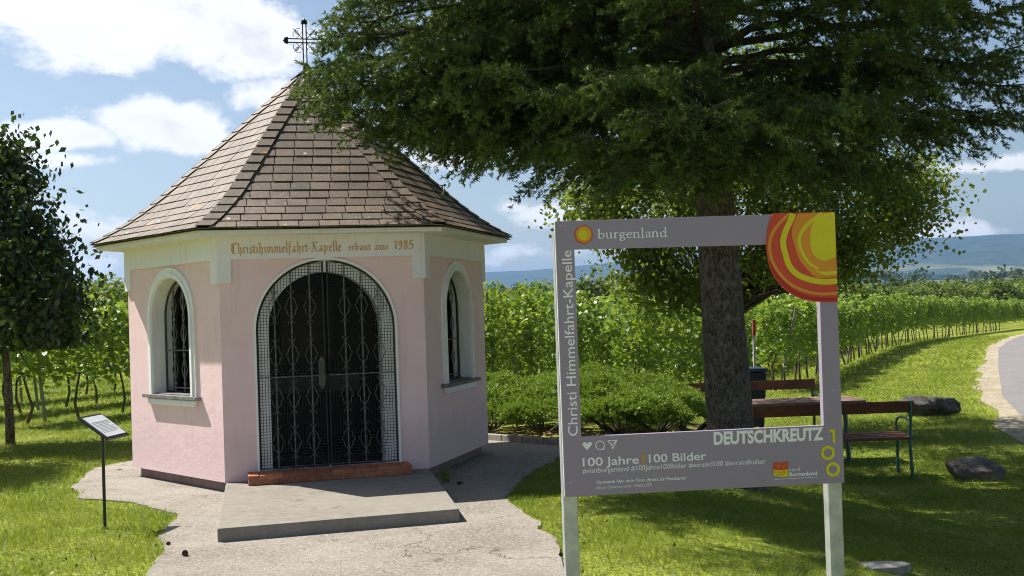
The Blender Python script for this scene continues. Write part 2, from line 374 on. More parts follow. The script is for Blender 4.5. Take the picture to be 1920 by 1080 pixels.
class MB:
    def __init__(s): s.V = []; s.F = []
    def add(s, V, F):
        k = len(s.V); s.V.extend([tuple(map(float, v)) for v in V]); s.F.extend([tuple(i + k for i in f) for f in F]); return s
    def box(s, c, size, ax=None):
        c = np.array(c, float); h = np.array(size, float) / 2
        ax = np.eye(3) if ax is None else np.array(ax, float)
        V = [c + ax[0] * h[0] * x + ax[1] * h[1] * y + ax[2] * h[2] * z for x in (-1, 1) for y in (-1, 1) for z in (-1, 1)]
        return s.add(V, [(0, 1, 3, 2), (4, 6, 7, 5), (0, 4, 5, 1), (2, 3, 7, 6), (0, 2, 6, 4), (1, 5, 7, 3)])
    def bar(s, a, b, wd, th, up=(0, 0, 1)):
        a = np.array(a, float); b = np.array(b, float); x = b - a; L = np.linalg.norm(x); x /= L
        y = np.cross(up, x); n = np.linalg.norm(y)
        y = np.array([0, 1, 0.0]) if n < 1e-6 else y / n
        return s.box((a + b) / 2, (L, wd, th), (x, y, np.cross(x, y)))
    def tube(s, pts, rad, sides=6, caps=True):
        pts = [np.array(p, float) for p in pts]; n = len(pts)
        rad = [rad] * n if np.isscalar(rad) else list(rad)
        T = [pts[min(i + 1, n - 1)] - pts[max(i - 1, 0)] for i in range(n)]
        T = [v / (np.linalg.norm(v) + 1e-12) for v in T]
        ref = np.array([0.31, 0.17, 0.93]) if abs(T[0][2]) < 0.9 else np.array([1.0, 0.1, 0.0])
        x = np.cross(ref, T[0]); x /= np.linalg.norm(x)
        V = []; F = []
        for i in range(n):
            x = x - T[i] * (x @ T[i]); x /= np.linalg.norm(x) + 1e-12
            y = np.cross(T[i], x)
            for k in range(sides):
                a = 2 * PI * k / sides
                V.append(pts[i] + (x * math.cos(a) + y * math.sin(a)) * rad[i])
        for i in range(n - 1):
            for k in range(sides):
                k2 = (k + 1) % sides
                F.append((i * sides + k, i * sides + k2, (i + 1) * sides + k2, (i + 1) * sides + k))
        if caps:
            F.append(tuple(range(sides - 1, -1, -1))); F.append(tuple((n - 1) * sides + k for k in range(sides)))
        return s.add(V, F)
    def prism(s, outer, holes, fn, z0, z1, back=True, sides=True):
        """polygon (with holes) in (u,v); fn(u,v,w) gives the point; z1 faces the viewer"""
        loops = [outer] + list(holes)
        flat = [p for lp in loops for p in lp]
        tri = tessellate_polygon([[Vector((p[0], p[1], 0)) for p in lp] for lp in loops])
        n = len(flat)
        V = [fn(p[0], p[1], z1) for p in flat] + [fn(p[0], p[1], z0) for p in flat]
        F = []
        for a, b, c in tri:
            A, B, Cc = flat[a], flat[b], flat[c]
            ccw = (B[0] - A[0]) * (Cc[1] - A[1]) - (B[1] - A[1]) * (Cc[0] - A[0]) > 0
            q = (a, b, c) if ccw else (a, c, b)
            F.append(q)
            if back: F.append(tuple(i + n for i in reversed(q)))
        if sides:
            k = 0
            for li, lp in enumerate(loops):
                m_ = len(lp)
                area = sum(lp[i][0] * lp[(i + 1) % m_][1] - lp[(i + 1) % m_][0] * lp[i][1] for i in range(m_))
                flip = (area < 0) != (li > 0)
                for i in range(m_):
                    j = (i + 1) % m_
                    q = (k + i, k + i + n, k + j + n, k + j)
                    F.append(q if not flip else q[::-1])
                k += m_
        return s.add(V, F)
    def build(s, name, mat, parent=None, smooth=False, local=False, bevel=0.0):
        o = mobj(name, s.V, s.F, mat, parent, smooth, local)
        if bevel:
            b = o.modifiers.new('bevel', 'BEVEL'); b.width = bevel; b.segments = 2; b.limit_method = 'ANGLE'; b.angle_limit = R_(40)
        return o

def arch(hw, z0, ztop, n=24, cx=0.0):
    zs = ztop - hw
    pts = [(cx - hw, z0), (cx + hw, z0)]
    pts += [(cx + hw * math.cos(PI * i / n), zs + hw * math.sin(PI * i / n)) for i in range(n + 1)]
    return pts
def text_mesh(body, offset=0.0, shear=0.0):
    cu = bpy.data.curves.new('lettering', 'FONT')
    cu.body = body; cu.size = 1.0; cu.offset = offset; cu.shear = shear; cu.resolution_u = 3
    ob = bpy.data.objects.new('lettering', cu); COL.objects.link(ob)
    bpy.context.view_layer.update()
    me = bpy.data.meshes.new_from_object(ob.evaluated_get(bpy.context.evaluated_depsgraph_get()))
    V = np.array([v.co[:] for v in me.vertices]); F = [tuple(p.vertices) for p in me.polygons]
    bpy.data.objects.remove(ob); bpy.data.curves.remove(cu); bpy.data.meshes.remove(me)
    return V[:, :2], F
def smoothstep(a, b, x):
    q = np.clip((np.asarray(x, float) - a) / (b - a), 0, 1); return q * q * (3 - 2 * q)

# ------------------------------------------------------------------ terrain
def terrain(x, y):
    x = np.asarray(x, float); y = np.asarray(y, float)
    z = -0.5 * smoothstep(0.7, 4.3, x - 0.04 * np.maximum(y - 10, 0) * 0) * smoothstep(-3, 3, y)
    z = z - 0.016 * np.clip(y - 48, 0, 60) * smoothstep(-6, 6, x + 2)
    z = z + np.interp(y, [180, 500, 1500, 3500, 9500], [0, 4, 26, 52, 60])
    z = z + 0.02 * np.sin(x * 0.9 + 1.3) * np.sin(y * 0.7) * smoothstep(0.6, 3, x)
    return z
def GT(px, py):
    z = 0.0
    for _ in range(25):
        p = G(px, py, z); z = float(terrain(p[0], p[1]))
    return np.array([p[0], p[1], z])
def on_ground(x, y): return np.array([x, y, float(terrain(x, y))])

rr = [0.0]; step = 0.35
while rr[-1] < 9800:
    rr.append(rr[-1] + step)
    if rr[-1] > 28: step *= 1.09
na = 240
V = [(0, 0, float(terrain(0, 0)))]
for q in rr[1:]:
    a = np.arange(na) * 2 * PI / na
    x, y = q * np.sin(a), q * np.cos(a); z = terrain(x, y)
    V += list(zip(x, y, z))
F = [(0, 1 + (k + 1) % na, 1 + k) for k in range(na)]
for i in range(len(rr) - 2):
    for k in range(na):
        k2 = (k + 1) % na
        F.append((1 + i * na + k, 1 + i * na + k2, 1 + (i + 1) * na + k2, 1 + (i + 1) * na + k))
g = mobj('ground', V, F, 'turf', smooth=True)
tag(g, 'green lawn and farmland reaching to the hills', 'ground', kind='structure')

def inpoly(x, y, poly):
    x = np.asarray(x); y = np.asarray(y); inside = np.zeros(x.shape, bool); n = len(poly)
    for i in range(n):
        x0, y0 = poly[i]; x1, y1 = poly[(i + 1) % n]
        c = ((y0 > y) != (y1 > y)) & (x < (x1 - x0) * (y - y0) / (y1 - y0 + 1e-12) + x0)
        inside ^= c
    return inside
def ragged(poly, stepl=0.16, amp=0.05, seed=3.0, keep=None):
    out = []
    n = len(poly)
    for i in range(n):
        a = np.array(poly[i]); b = np.array(poly[(i + 1) % n]); L = np.linalg.norm(b - a); k = max(1, int(L / stepl))
        nrm = np.array([-(b - a)[1], (b - a)[0]]) / (L + 1e-9)
        for j in range(k):
            p = a + (b - a) * j / k
            out.append(tuple(p + nrm * amp * (mnoise.noise(Vector((p[0] * 3.1, p[1] * 3.1, seed))) + 0.5 * mnoise.noise(Vector((p[0] * 9.1, p[1] * 9.1, seed)))) * 2))
    return out
def sheet(name, poly, mat, zoff, edge=0.05, parent=None):
    mb = MB()
    mb.prism(poly, [], lambda a, b, c: (a, b, float(terrain(a, b)) + c), zoff - edge, zoff, back=False)
    return mb.build(name, mat, parent)

apron_px = [(262, 1085), (306, 1040), (298, 1000), (335, 965), (250, 945), (150, 935), (135, 915)]
APRON = [tuple(G(*p)[:2]) for p in apron_px] + [(-4.75, 12.3), (-3.9, 14.6), (-1.6, 14.9), (-0.35, 13.75), (0.50, 12.85), (0.56, 12.1), (0.12, 10.75)]
APRON += [tuple(G(*p)[:2]) for p in [(945, 935), (1000, 975), (1052, 1030), (1062, 1085)]] + [(0.3, 5.0), (0.35, 3.5), (-2.6, 3.5), (-2.45, 5.6)]
APRON = ragged(APRON, 0.12, 0.03)
tag(sheet('concrete_apron', APRON, 'apron_concrete', 0.014), 'rough pale concrete paving around the chapel', 'paving', kind='structure')
road_l = [(-22.0, -7.0), (-12.0, -6.0), (-5.0, -4.2), (0.5, -1.2), (3.6, 2.8), (5.6, 8.0), (6.6, 12.0), (8.15, 17.4), (10.0, 22.5), (13.7, 31.0), (18.6, 42), (25.8, 56), (38, 78), (60, 115), (95, 170)]  # unseen stretch round behind the camera is added to bounce grey light forward
road_r = [(x + 4.2, y - 3.0) for x, y in road_l]
def dens(pl, s=1.0):
    out = []
    for a, b in zip(pl[:-1], pl[1:]):
        k = max(2, int(math.hypot(b[0] - a[0], b[1] - a[1]) / s))
        out += [(a[0] + (b[0] - a[0]) * i / k, a[1] + (b[1] - a[1]) * i / k) for i in range(k)]
    return out + [pl[-1]]
def strip(name, L, Rr, mat, zoff, n=7):
    L = dens(L, 1.2); 
    k = len(L); Rr = [Rr(p) for p in L]
    V = []; F = []
    for a, b in zip(L, Rr):
        for j in range(n):
            q = j / (n - 1); x = a[0] + (b[0] - a[0]) * q; y = a[1] + (b[1] - a[1]) * q
            V.append((x, y, float(terrain(x, y)) + zoff))
    for i in range(k - 1):
        for j in range(n - 1):
            F.append((i * n + j, i * n + j + 1, (i + 1) * n + j + 1, (i + 1) * n + j))
    return mobj(name, V, F, mat)
tag(strip('road', road_l, lambda p: (p[0] + 4.3, p[1] - (1.7 if p[1] > 12 else 1.7 + (12 - p[1]) * .16)), 'asphalt', 0.022), 'grey asphalt lane curving past the vineyard', 'road', kind='structure')
tag(strip('gravel_verge', [(x - 0.42 - 0.35 * mnoise.noise(Vector((x * .5, y * .5, 2.0))) - 0.15 * mnoise.noise(Vector((x * 2.1, y * 2.1, 5.0))), y + 0.2) for x, y in dens(road_l, 1.0)], lambda p: (p[0] + 1.6, p[1] - 0.5), 'gravel', 0.012), 'pale gravel verge between lawn and asphalt lane', 'verge', kind='structure')
ROADP = [(x - 0.5, y + 0.2) for x, y in road_l] + [(x, y) for x, y in reversed(road_r)]
BED = [(-0.36, 13.8), (0.5, 12.95), (1.2, 13.3), (2.0, 13.9), (2.9, 14.6), (3.1, 16.2), (2.8, 17.6), (-0.8, 17.8), (-1.2, 15.0)]
tag(sheet('planting_bed', ragged(BED, 0.2, 0.03), 'mulch_soil', 0.02, 0.05), 'dark mulched bed under the junipers', 'planting bed', kind='structure')

# hills on the skyline
def hills():
    azs = np.radians(np.linspace(-36, 40, 200)); ds = np.concatenate([np.linspace(3000, 6600, 42), np.linspace(6800, 9000, 10)])
    pxs = 960 + FPX * np.tan(azs)
    crest = np.interp(pxs, [-400, 200, 910, 1050, 1150, 1400, 1640, 1750, 1920, 2400], [52, 58, 71, 74, 80, 95, 103, 99, 97, 92]) / FPX * 6600
    V = []
    for i, a in enumerate(azs):
        for d in ds:
            x, y = d * math.sin(a), d * math.cos(a)
            f = float(smoothstep(3600, 6600, d)); f = f ** 1.25
            nz = mnoise.fractal(Vector((x * 0.0007, y * 0.0007, 3.3)), 0.8, 2.0, 6)
            base = float(terrain(x, y))
            z = base - 6 + f * (crest[i] - 46) + nz * 55 * f * (1.12 - f) + 9 * f
            z += 5 * f * mnoise.noise(Vector((x * 0.006, y * 0.006, 1.0)))
            if d > 6600: z -= (d - 6600) * 0.10
            V.append((x, y, z))
    n = len(ds); F = []
    for i in range(len(azs) - 1):
        for j in range(n - 1):
            F.append((i * n + j, (i + 1) * n + j, (i + 1) * n + j + 1, i * n + j + 1))
    return mobj('hills', V, F, 'hill_forest', smooth=True)
tag(hills(), 'long blue wooded hills on the skyline', 'hills', kind='structure')

# ------------------------------------------------------------------ chapel
HX, HY, HROT, HR = -2.1873, 11.9614, 0.2455, 1.9155
AP = HR * math.cos(PI / 6)
T30 = math.tan(PI / 6)
def face(k, zs=1.0):
    th = -PI / 2 + HROT + k * PI / 3
    n = np.array([math.cos(th), math.sin(th), 0]); tt = np.array([-math.sin(th), math.cos(th), 0]); c = np.array([HX, HY, 0])
    return lambda u, z, off=0.0: c + n * (AP + off) + tt * u + np.array([0, 0, z])
def hexring(R, z): return [(HX + R * math.cos(HROT + k * PI / 3), HY + R * math.sin(HROT + k * PI / 3), z) for k in range(6)]
chapel = thing('chapel', 'small pink hexagonal chapel with brown shingled tent roof and arched iron gate', 'chapel', (HX, HY, 0))
Z0, ZT = 0.1135, 2.42
DOOR_HW, DOOR_TOP, DOOR_Z = 0.652, 2.157, 0.19
WIN_HW, WIN_TOP, WIN_Z = 0.395, 2.05, 0.895
WT = 0.26
for k in range(6):
    fn = face(k); hw = HR / 2
    hole = []
    if k == 0: hole = [arch(DOOR_HW, DOOR_Z, DOOR_TOP, 30, 0.012)]
    elif k in (1, 5): hole = [arch(WIN_HW, WIN_Z, WIN_TOP)]
    mb = MB()
    mb.prism([(-hw, Z0), (hw, Z0), (hw, ZT), (-hw, ZT)], hole, fn, -WT, 0.0, back=False, sides=False)
    if k not in (0, 1, 5):
        pass
    mb.F = [f for f in mb.F]
    wl = mb.build('wall', 'pink_plaster', chapel)
    inn = MB(); hwi = (AP - WT) * T30
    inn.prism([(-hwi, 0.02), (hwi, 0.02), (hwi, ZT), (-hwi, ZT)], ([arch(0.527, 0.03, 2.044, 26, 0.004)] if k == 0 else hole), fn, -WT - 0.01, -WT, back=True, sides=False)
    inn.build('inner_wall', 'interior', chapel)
    # underside of the plaster, above the recessed plinth
    pm = MB(); a, b = fn(-hw, Z0), fn(hw, Z0); d2 = 0.07; h2 = (AP - d2) * T30
    pm.add([a, b, fn(h2, Z0, -d2), fn(-h2, Z0, -d2)], [(0, 3, 2, 1)])
    pm.add([fn(-h2, -0.05, -d2), fn(h2, -0.05, -d2), fn(h2, Z0, -d2), fn(-h2, Z0, -d2)], [(0, 1, 2, 3)])
    pm.build('plinth', 'plinth', chapel)
    # white frieze with a dropped block at each corner
    pr = 0.028; hp = (AP + pr) * T30; dr = 0.125
    poly = [(-hp, 1.955), (-hp + dr, 1.955), (-hp + dr, 2.175), (hp - dr, 2.175), (hp - dr, 1.955), (hp, 1.955), (hp, ZT), (-hp, ZT)]
    fm = MB(); fm.prism(poly, [], fn, 0.0, pr, back=False)
    fz = fm.build('frieze', 'cream_plaster', chapel)
    if k == 0: frieze0 = fz

    def ring(name, o_, i_, z0, z1, mat, parent):
        q = MB(); n = len(o_)
        q.prism(o_, [i_], fn, z0, z1); return q.build(name, mat, parent)
    if k in (1, 5):
        wr = MB()                                              # the deep white reveal
        A = arch(WIN_HW, WIN_Z, WIN_TOP)
        n = len(A)
        wr.add([fn(u, z, 0.0) for u, z in A] + [fn(u, z, -0.20) for u, z in A], [(i, (i + 1) % n, (i + 1) % n + n, i + n) for i in range(n)])
        win = wr.build('window', 'white_plaster', chapel)
        tag(win, 'deep arched window recess with white surround')
        ring('surround', arch(0.49, WIN_Z - 0.02, WIN_TOP + 0.105), arch(WIN_HW, WIN_Z - 0.019, WIN_TOP), 0.0, 0.022, 'white_plaster', win)
        ring('surround', arch(0.445, WIN_Z - 0.02, WIN_TOP + 0.055), arch(WIN_HW + 0.012, WIN_Z - 0.018, WIN_TOP + 0.012), 0.018, 0.036, 'white_plaster', win)
        s_ = MB(); s_.prism([(-0.56, WIN_Z - 0.035), (0.56, WIN_Z - 0.035), (0.56, WIN_Z), (-0.56, WIN_Z)], [], fn, 0.002, 0.066)
        s_.prism([(-WIN_HW + 0.004, WIN_Z - 0.03), (WIN_HW - 0.004, WIN_Z - 0.03), (WIN_HW - 0.004, WIN_Z + 0.012), (-WIN_HW + 0.004, WIN_Z + 0.012)], [], fn, -WT, 0.0)
        s_.build('sill', 'sill_stone', win, bevel=0.004)
        s_ = MB(); s_.prism([(-0.47, WIN_Z - 0.10), (0.47, WIN_Z - 0.10), (0.50, WIN_Z - 0.037), (-0.50, WIN_Z - 0.037)], [], fn, 0.0, 0.045)
        s_.build('sill_moulding', 'white_plaster', win, bevel=0.012)
        # wrought-iron grille near the inner side
        gz = -0.125
        q = MB(); A2 = [p for p in arch(WIN_HW - 0.015, WIN_Z + 0.02, WIN_TOP - 0.012, 20)]
        q.tube([fn(u, z, gz) for u, z in A2 + [A2[0]]], 0.013, 4, False)
        q.build('grille_frame', 'iron', win)
        for ub in (-0.20, 0.0, 0.20):
            zt = WIN_TOP - WIN_HW + math.sqrt(WIN_HW ** 2 - ub ** 2) - 0.02
            q = MB()
            q.tube([fn(ub, WIN_Z + 0.02 + (zt - WIN_Z - 0.02) * i / 24, gz) for i in range(25)], [0.007 if i % 2 else 0.010 for i in range(25)], 5)
            for zc_ in (1.14, 1.50, 1.82 if ub == 0 else 1.78):
                for sg in (-1, 1):
                    q.tube([fn(ub + sg * x, zc_ + y, gz) for x, y in ((-0.03, .15), (0, .11), (.03, .06), (.058, 0), (.03, -.06), (0, -.11), (-0.03, -.15))], 0.005, 4)
            q.build('grille_bar', 'iron_worn', win)
        for zb in (WIN_Z + 0.06, 1.33):
            q = MB(); q.tube([fn(-WIN_HW + 0.02, zb, gz), fn(WIN_HW - 0.02, zb, gz)], 0.008, 5); q.build('grille_rail', 'iron_worn', win)
    if k == 0:
        # rebated white arch behind the gate
        rb = MB(); outer = arch(DOOR_HW, DOOR_Z, DOOR_TOP, 30, 0.012); inner = arch(0.527, DOOR_Z + 0.002, 2.044, 30, 0.004)
        rb.prism(outer, [inner], fn, -WT, -0.035, back=False)
        n = len(outer)
        rb.add([fn(u, z, 0.0) for u, z in outer] + [fn(u, z, -0.035) for u, z in outer], [(i, (i + 1) % n, (i + 1) % n + n, i + n) for i in range(n)])
        tag(rb.build('door_reveal', 'white_plaster', chapel), 'white rebated arch behind the iron gate')
        q = MB(); q.prism(arch(DOOR_HW + 0.022, DOOR_Z, DOOR_TOP + 0.022, 30, 0.012), [arch(DOOR_HW + 0.001, DOOR_Z + 0.001, DOOR_TOP + 0.001, 30, 0.012)], fn, 0.0, 0.018)
        q.build('door_rim', 'white_plaster', chapel)
        gate = chapel
        # two gate leaves
        for sg in (-1, 1):
            leaf = MB(); ccx = 0.012; gw = DOOR_HW - 0.012; zs = DOOR_TOP - DOOR_HW
            arc = [(ccx + sg * gw * math.cos(a), zs + gw * math.sin(a)) for a in np.linspace(0, PI / 2 - 0.035, 16)]
            pth = [(ccx + sg * 0.014, DOOR_Z + 0.02), (ccx + sg * gw, DOOR_Z + 0.02)] + arc + [(ccx + sg * 0.014, DOOR_Z + 0.02)]
            leaf.tube([fn(u, z, -0.01) for u, z in pth], 0.0085, 4, False)
            lf = leaf.build('gate_leaf', 'iron', chapel)
            bars = [-0.466, -0.309, -0.136] if sg < 0 else [0.189, 0.351, 0.508]
            for ub in bars:
                zt = zs + math.sqrt(gw ** 2 - (ub - ccx) ** 2) - 0.01
                q = MB(); N = 46
                q.tube([fn(ub, DOOR_Z + 0.03 + (zt - DOOR_Z - 0.03) * i / N, -0.008) for i in range(N + 1)], [0.0048 if i % 2 else 0.0078 for i in range(N + 1)], 5)
                q.build('gate_bar', 'iron_worn', lf)
                for zc_ in (1.715, 1.265, 0.87, 0.45):
                    if zc_ + 0.12 > zt: continue
                    q = MB()
                    for s2 in (-1, 1):
                        q.tube([fn(ub + s2 * x, zc_ + y, -0.004) for x, y in ((-.034, .158), (-.01, .128), (0, .113), (.016, .085), (.037, .062), (.040, .034), (.062, .0), (.040, -.034), (.037, -.062), (.016, -.085), (0, -.113), (-.01, -.128), (-.034, -.158))], 0.0034, 4)
                    q.build('gate_ornament', 'iron_worn', lf)
            q = MB(); q.tube([fn(ccx + sg * 0.02 + sg * (gw - 0.03) * i / 16, 1.062, -0.006) for i in range(17)], [0.005 if i % 2 else 0.0075 for i in range(17)], 5)
            q.build('gate_rail', 'iron_worn', lf)
            # wire mesh stretched over the leaf
            q = MB(); pitch = 0.0280; wd = 0.0020
            u = 0.02
            while u < gw:
                zt = zs + math.sqrt(max(gw ** 2 - u ** 2, 0))
                q.box(fn(ccx + sg * u, (DOOR_Z + 0.02 + zt) / 2, -0.019), (wd * 2, zt - DOOR_Z - 0.02, wd), (fn(1, 0) - fn(0, 0), np.array([0, 0, 1.0]), fn(0, 0, 1) - fn(0, 0)))
                u += pitch
            z = DOOR_Z + 0.03
            while z < zs + gw - 0.01:
                ue = gw if z < zs else math.sqrt(max(gw ** 2 - (z - zs) ** 2, 0))
                q.box(fn(ccx + sg * (0.015 + ue) / 2, z, -0.0165), (ue - 0.015, wd * 2, wd), (fn(1, 0) - fn(0, 0), np.array([0, 0, 1.0]), fn(0, 0, 1) - fn(0, 0)))
                z += pitch
            wm = q.build('wire_mesh', 'wire', lf); wm['kind'] = 'stuff'
            if sg < 0:
                q = MB(); q.prism([(-0.075, 0.98), (-0.045, 0.93), (-0.012, 0.98), (-0.012, 1.20), (-0.045, 1.25), (-0.075, 1.20)], [], fn, -0.004, 0.014)
                q.prism([(-0.052, 1.07), (-0.036, 1.07), (-0.036, 1.13), (-0.052, 1.13)], [], fn, 0.014, 0.045)
                q.build('lock_plate', 'lock_metal', lf)
# soffit and eaves board
RE, ZE = 2.278, 2.44
q = MB()
r1, r2, r3 = hexring(HR + 0.02, 2.392), hexring(2.215, 2.392), hexring(2.225, 2.452)
q.add(r1 + r2 + r3, [(k, (k + 1) % 6, 6 + (k + 1) % 6, 6 + k) for k in range(6)] + [(6 + k, 6 + (k + 1) % 6, 12 + (k + 1) % 6, 12 + k) for k in range(6)])
q.build('eaves_board', 'cream_plaster', chapel)
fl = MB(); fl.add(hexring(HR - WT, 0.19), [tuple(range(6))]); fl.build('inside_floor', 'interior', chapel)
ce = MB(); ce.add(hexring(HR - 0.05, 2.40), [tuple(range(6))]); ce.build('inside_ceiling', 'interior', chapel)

# roof
PROF = [(1.973, 2.44), (1.83, 2.525), (1.69, 2.622), (1.55, 2.735), (1.41, 2.863), (1.27, 3.005), (0.0, 4.33)]
_s = [0.0]
for (a0, z0), (a1, z1) in zip(PROF[:-1], PROF[1:]): _s.append(_s[-1] + math.hypot(a1 - a0, z1 - z0))
def prof(s): return float(np.interp(s, _s, [p[0] for p in PROF])), float(np.interp(s, _s, [p[1] for p in PROF]))
q = MB(); ringsR = []
for a, z in [(p[0], p[1]) for p in PROF[:-1]] + [(0.03, 4.30)]:
    ringsR.append(hexring(a / math.cos(PI / 6) - 0.012, z - 0.012))
V = [v for r in ringsR for v in r]; n = len(ringsR)
q.add(V, [(i * 6 + k, i * 6 + (k + 1) % 6, (i + 1) * 6 + (k + 1) % 6, (i + 1) * 6 + k) for i in range(n - 1) for k in range(6)])
roof = q.build('roof', 'roof_felt', chapel)
EXPO = 0.134
NC = int(_s[-1] / EXPO)
stuffroof = MB()
def tile(mb, k, bl, br, tl, tr, s0, s1, lift0, lift1, th=0.007):
    th_ = -PI / 2 + HROT + k * PI / 3
    nn = np.array([math.cos(th_), math.sin(th_), 0]); tt = np.array([-math.sin(th_), math.cos(th_), 0]); c = np.array([HX, HY, 0])
    (a0, z0), (a1, z1) = prof(s0), prof(s1)
    d = nn * (a1 - a0) + np.array([0, 0, z1 - z0]); d /= np.linalg.norm(d); up = np.cross(tt, d)
    if up[2] < 0: up = -up
    P = lambda a, z, u, l: c + nn * a + tt * u + np.array([0, 0, z]) + up * l
    B = [P(a0, z0, bl, lift0), P(a0, z0, br, lift0), P(a1, z1, tr, lift1), P(a1, z1, tl, lift1)]
    Tt = [P(a0, z0, bl, lift0 + th), P(a0, z0, br, lift0 + th), P(a1, z1, tr, lift1 + th), P(a1, z1, tl, lift1 + th)]
    mb.add(B + Tt, [(3, 2, 1, 0), (4, 5, 6, 7), (0, 1, 5, 4), (1, 2, 6, 5), (2, 3, 7, 6), (3, 0, 4, 7)])
rnd = random.Random(5)
SW = 0.186
for k in range(6):
    vis = k in (0, 1, 5)
    for i in range(NC):
        s0 = i * EXPO; s1 = min(s0 + EXPO + 0.03, _s[-1] - 0.03)
        a0 = prof(s0)[0]; a1 = prof(s1)[0]; h0 = a0 * T30; h1 = a1 * T30
        capL = 0.135 if k in (0, 5) else 0.0; capR = 0.135 if k in (0, 1) else 0.0
        x = -h0 - SW + (SW / 2 if i % 2 else 0) + rnd.uniform(-0.006, 0.006) - (h0 % SW)
        while x < h0:
            xl, xr = x + 0.004, x + SW - 0.004
            lo0, hi0, lo1, hi1 = -h0 + capL * 0.8, h0 - capR * 0.8, -h1 + capL * 0.8, h1 - capR * 0.8
            bl, br = max(xl, lo0), min(xr, hi0); tl, tr = max(xl, lo1), min(xr, hi1)
            if br - bl > 0.012:
                if tr < tl: tl = tr = max(lo1, min(hi1, (tl + tr) / 2))
                l0 = 0.011 + rnd.uniform(-0.0015, 0.003)
                if vis and not (k == 1 and i > 9):
                    mb = MB(); tile(mb, k, bl, br, tl, tr, s0, s1, l0, 0.001)
                    mb.build('shingle', 'shingle', roof)
                else: tile(stuffroof, k, bl, br, tl, tr, s0, s1, l0, 0.001)
            x += SW
        for sd, cw in ((-1, capL), (1, capR)):
            if cw:
                if h0 < 0.10: continue
                mb = MB(); j = rnd.uniform(-0.006, 0.006)
                e0, e1 = sd * (h0 + 0.012), sd * (h1 + 0.012); f0, f1 = sd * (h0 - cw + j), sd * max(h1 - cw + j, 0.01)
                lo = (min(e0, f0), max(e0, f0), min(e1, f1), max(e1, f1))
                tile(mb, k, lo[0], lo[1], lo[2], lo[3], s0 + 0.02, s1 + 0.035, 0.024, 0.010, 0.008)
                mb.build('hip_shingle', 'shingle', roof)
for k in (2, 3, 4):
    for i in range(NC):
        s0 = i * EXPO; s1 = s0 + EXPO + 0.05; h0 = prof(s0)[0] * T30; h1 = prof(min(s1, _s[-1]))[0] * T30
        tile(stuffroof, k, h0 - 0.135, h0 + 0.01, max(h1 - 0.135, 0), h1 + 0.01, s0 + 0.02, min(s1, _s[-1] - 0.01), 0.024, 0.010, 0.008)
o = stuffroof.build('shingle_field', 'shingle', roof); o['kind'] = 'stuff'
# cross on the tip
cr = MB(); ax = np.array([math.cos(HROT), math.sin(HROT), 0]); cc = np.array([HX, HY, 0])
def cp(x, z): return cc + ax * x * .86 + np.array([0, 0, 4.30 + (z - 4.30) * .93])
cr.tube([cp(0, 4.27), cp(0, 4.42)], [0.045, 0.02], 10)
for dx in (-0.022, 0.022): cr.tube([cp(dx, 4.42), cp(dx, 4.90)], 0.007, 5)
for dz in (-0.022, 0.022): cr.tube([cp(-0.22, 4.69 + dz), cp(0.22, 4.69 + dz)], 0.007, 5)
for x, z, ux, uz in ((-0.22, 4.69, -1, 0), (0.22, 4.69, 1, 0), (0, 4.90, 0, 1)):
    cr.tube([cp(x - uz * .04, z - ux * .04), cp(x + uz * .04, z + ux * .04)], 0.012, 6)
    for q_ in (-1, 0, 1):
        e = (x + ux * 0.055 + uz * q_ * 0.032 - abs(q_) * ux * .02, z + uz * 0.055 + ux * q_ * 0.032 - abs(q_) * uz * .02)
        cr.tube([cp(x + (e[0] - x) * j / 4, z + (e[1] - z) * j / 4) for j in range(5)], [0.008, 0.009, 0.014, 0.016, 0.006], 6)
for sx in (-1, 1):
    for sz in (-1, 1):
        cr.tube([cp(sx * 0.025, 4.69 + sz * 0.025), cp(sx * 0.14, 4.69 + sz * 0.14)], 0.005, 5)
        cr.tube([cp(sx * (0.03 + 0.045 + 0.045 * math.cos(a)), 4.69 + sz * (0.11 + 0.035 * math.sin(a))) for a in np.linspace(-PI, PI * .7, 12)], 0.0035, 4)
        cr.tube([cp(sx * (0.11 + 0.035 * math.sin(a)), 4.69 + sz * (0.03 + 0.045 + 0.045 * math.cos(a))) for a in np.linspace(-PI, PI * .7, 12)], 0.0035, 4)
cr.build('roof_cross', 'iron', chapel)

# painted inscription: letters drawn with a broad pen
def hull(pts):
    pts = sorted(set((round(x, 6), round(y, 6)) for x, y in pts))
    def half(ps):
        h = []
        for p in ps:
            while len(h) > 1 and (h[-1][0] - h[-2][0]) * (p[1] - h[-2][1]) - (h[-1][1] - h[-2][1]) * (p[0] - h[-2][0]) <= 0: h.pop()
            h.append(p)
        return h
    a, b = half(pts), half(pts[::-1]); return a[:-1] + b[:-1]
def pen_text(txt, glyphs, nib, ang, thin, space=0.42):
    """-> list of convex polygons, total width"""
    nx, ny = math.cos(ang) * nib / 2, math.sin(ang) * nib / 2; tx, ty = -math.sin(ang) * thin / 2, math.cos(ang) * thin / 2
    corners = [(nx + tx, ny + ty), (nx - tx, ny - ty), (-nx + tx, -ny + ty), (-nx - tx, -ny - ty)]
    out = []; x = 0
    for ch in txt:
        if ch == ' ': x += space; continue
        adv, strokes = glyphs[ch]
        for st in strokes:
            for (a, b) in zip(st[:-1], st[1:]):
                out.append([(x + px, py) for px, py in hull([(p[0] + c[0], p[1] + c[1]) for p in (a, b) for c in corners])])
        x += adv
    return out, x
S_ = lambda x: [(x - .08, .92), (x, .82), (x, .15), (x + .10, .04)]
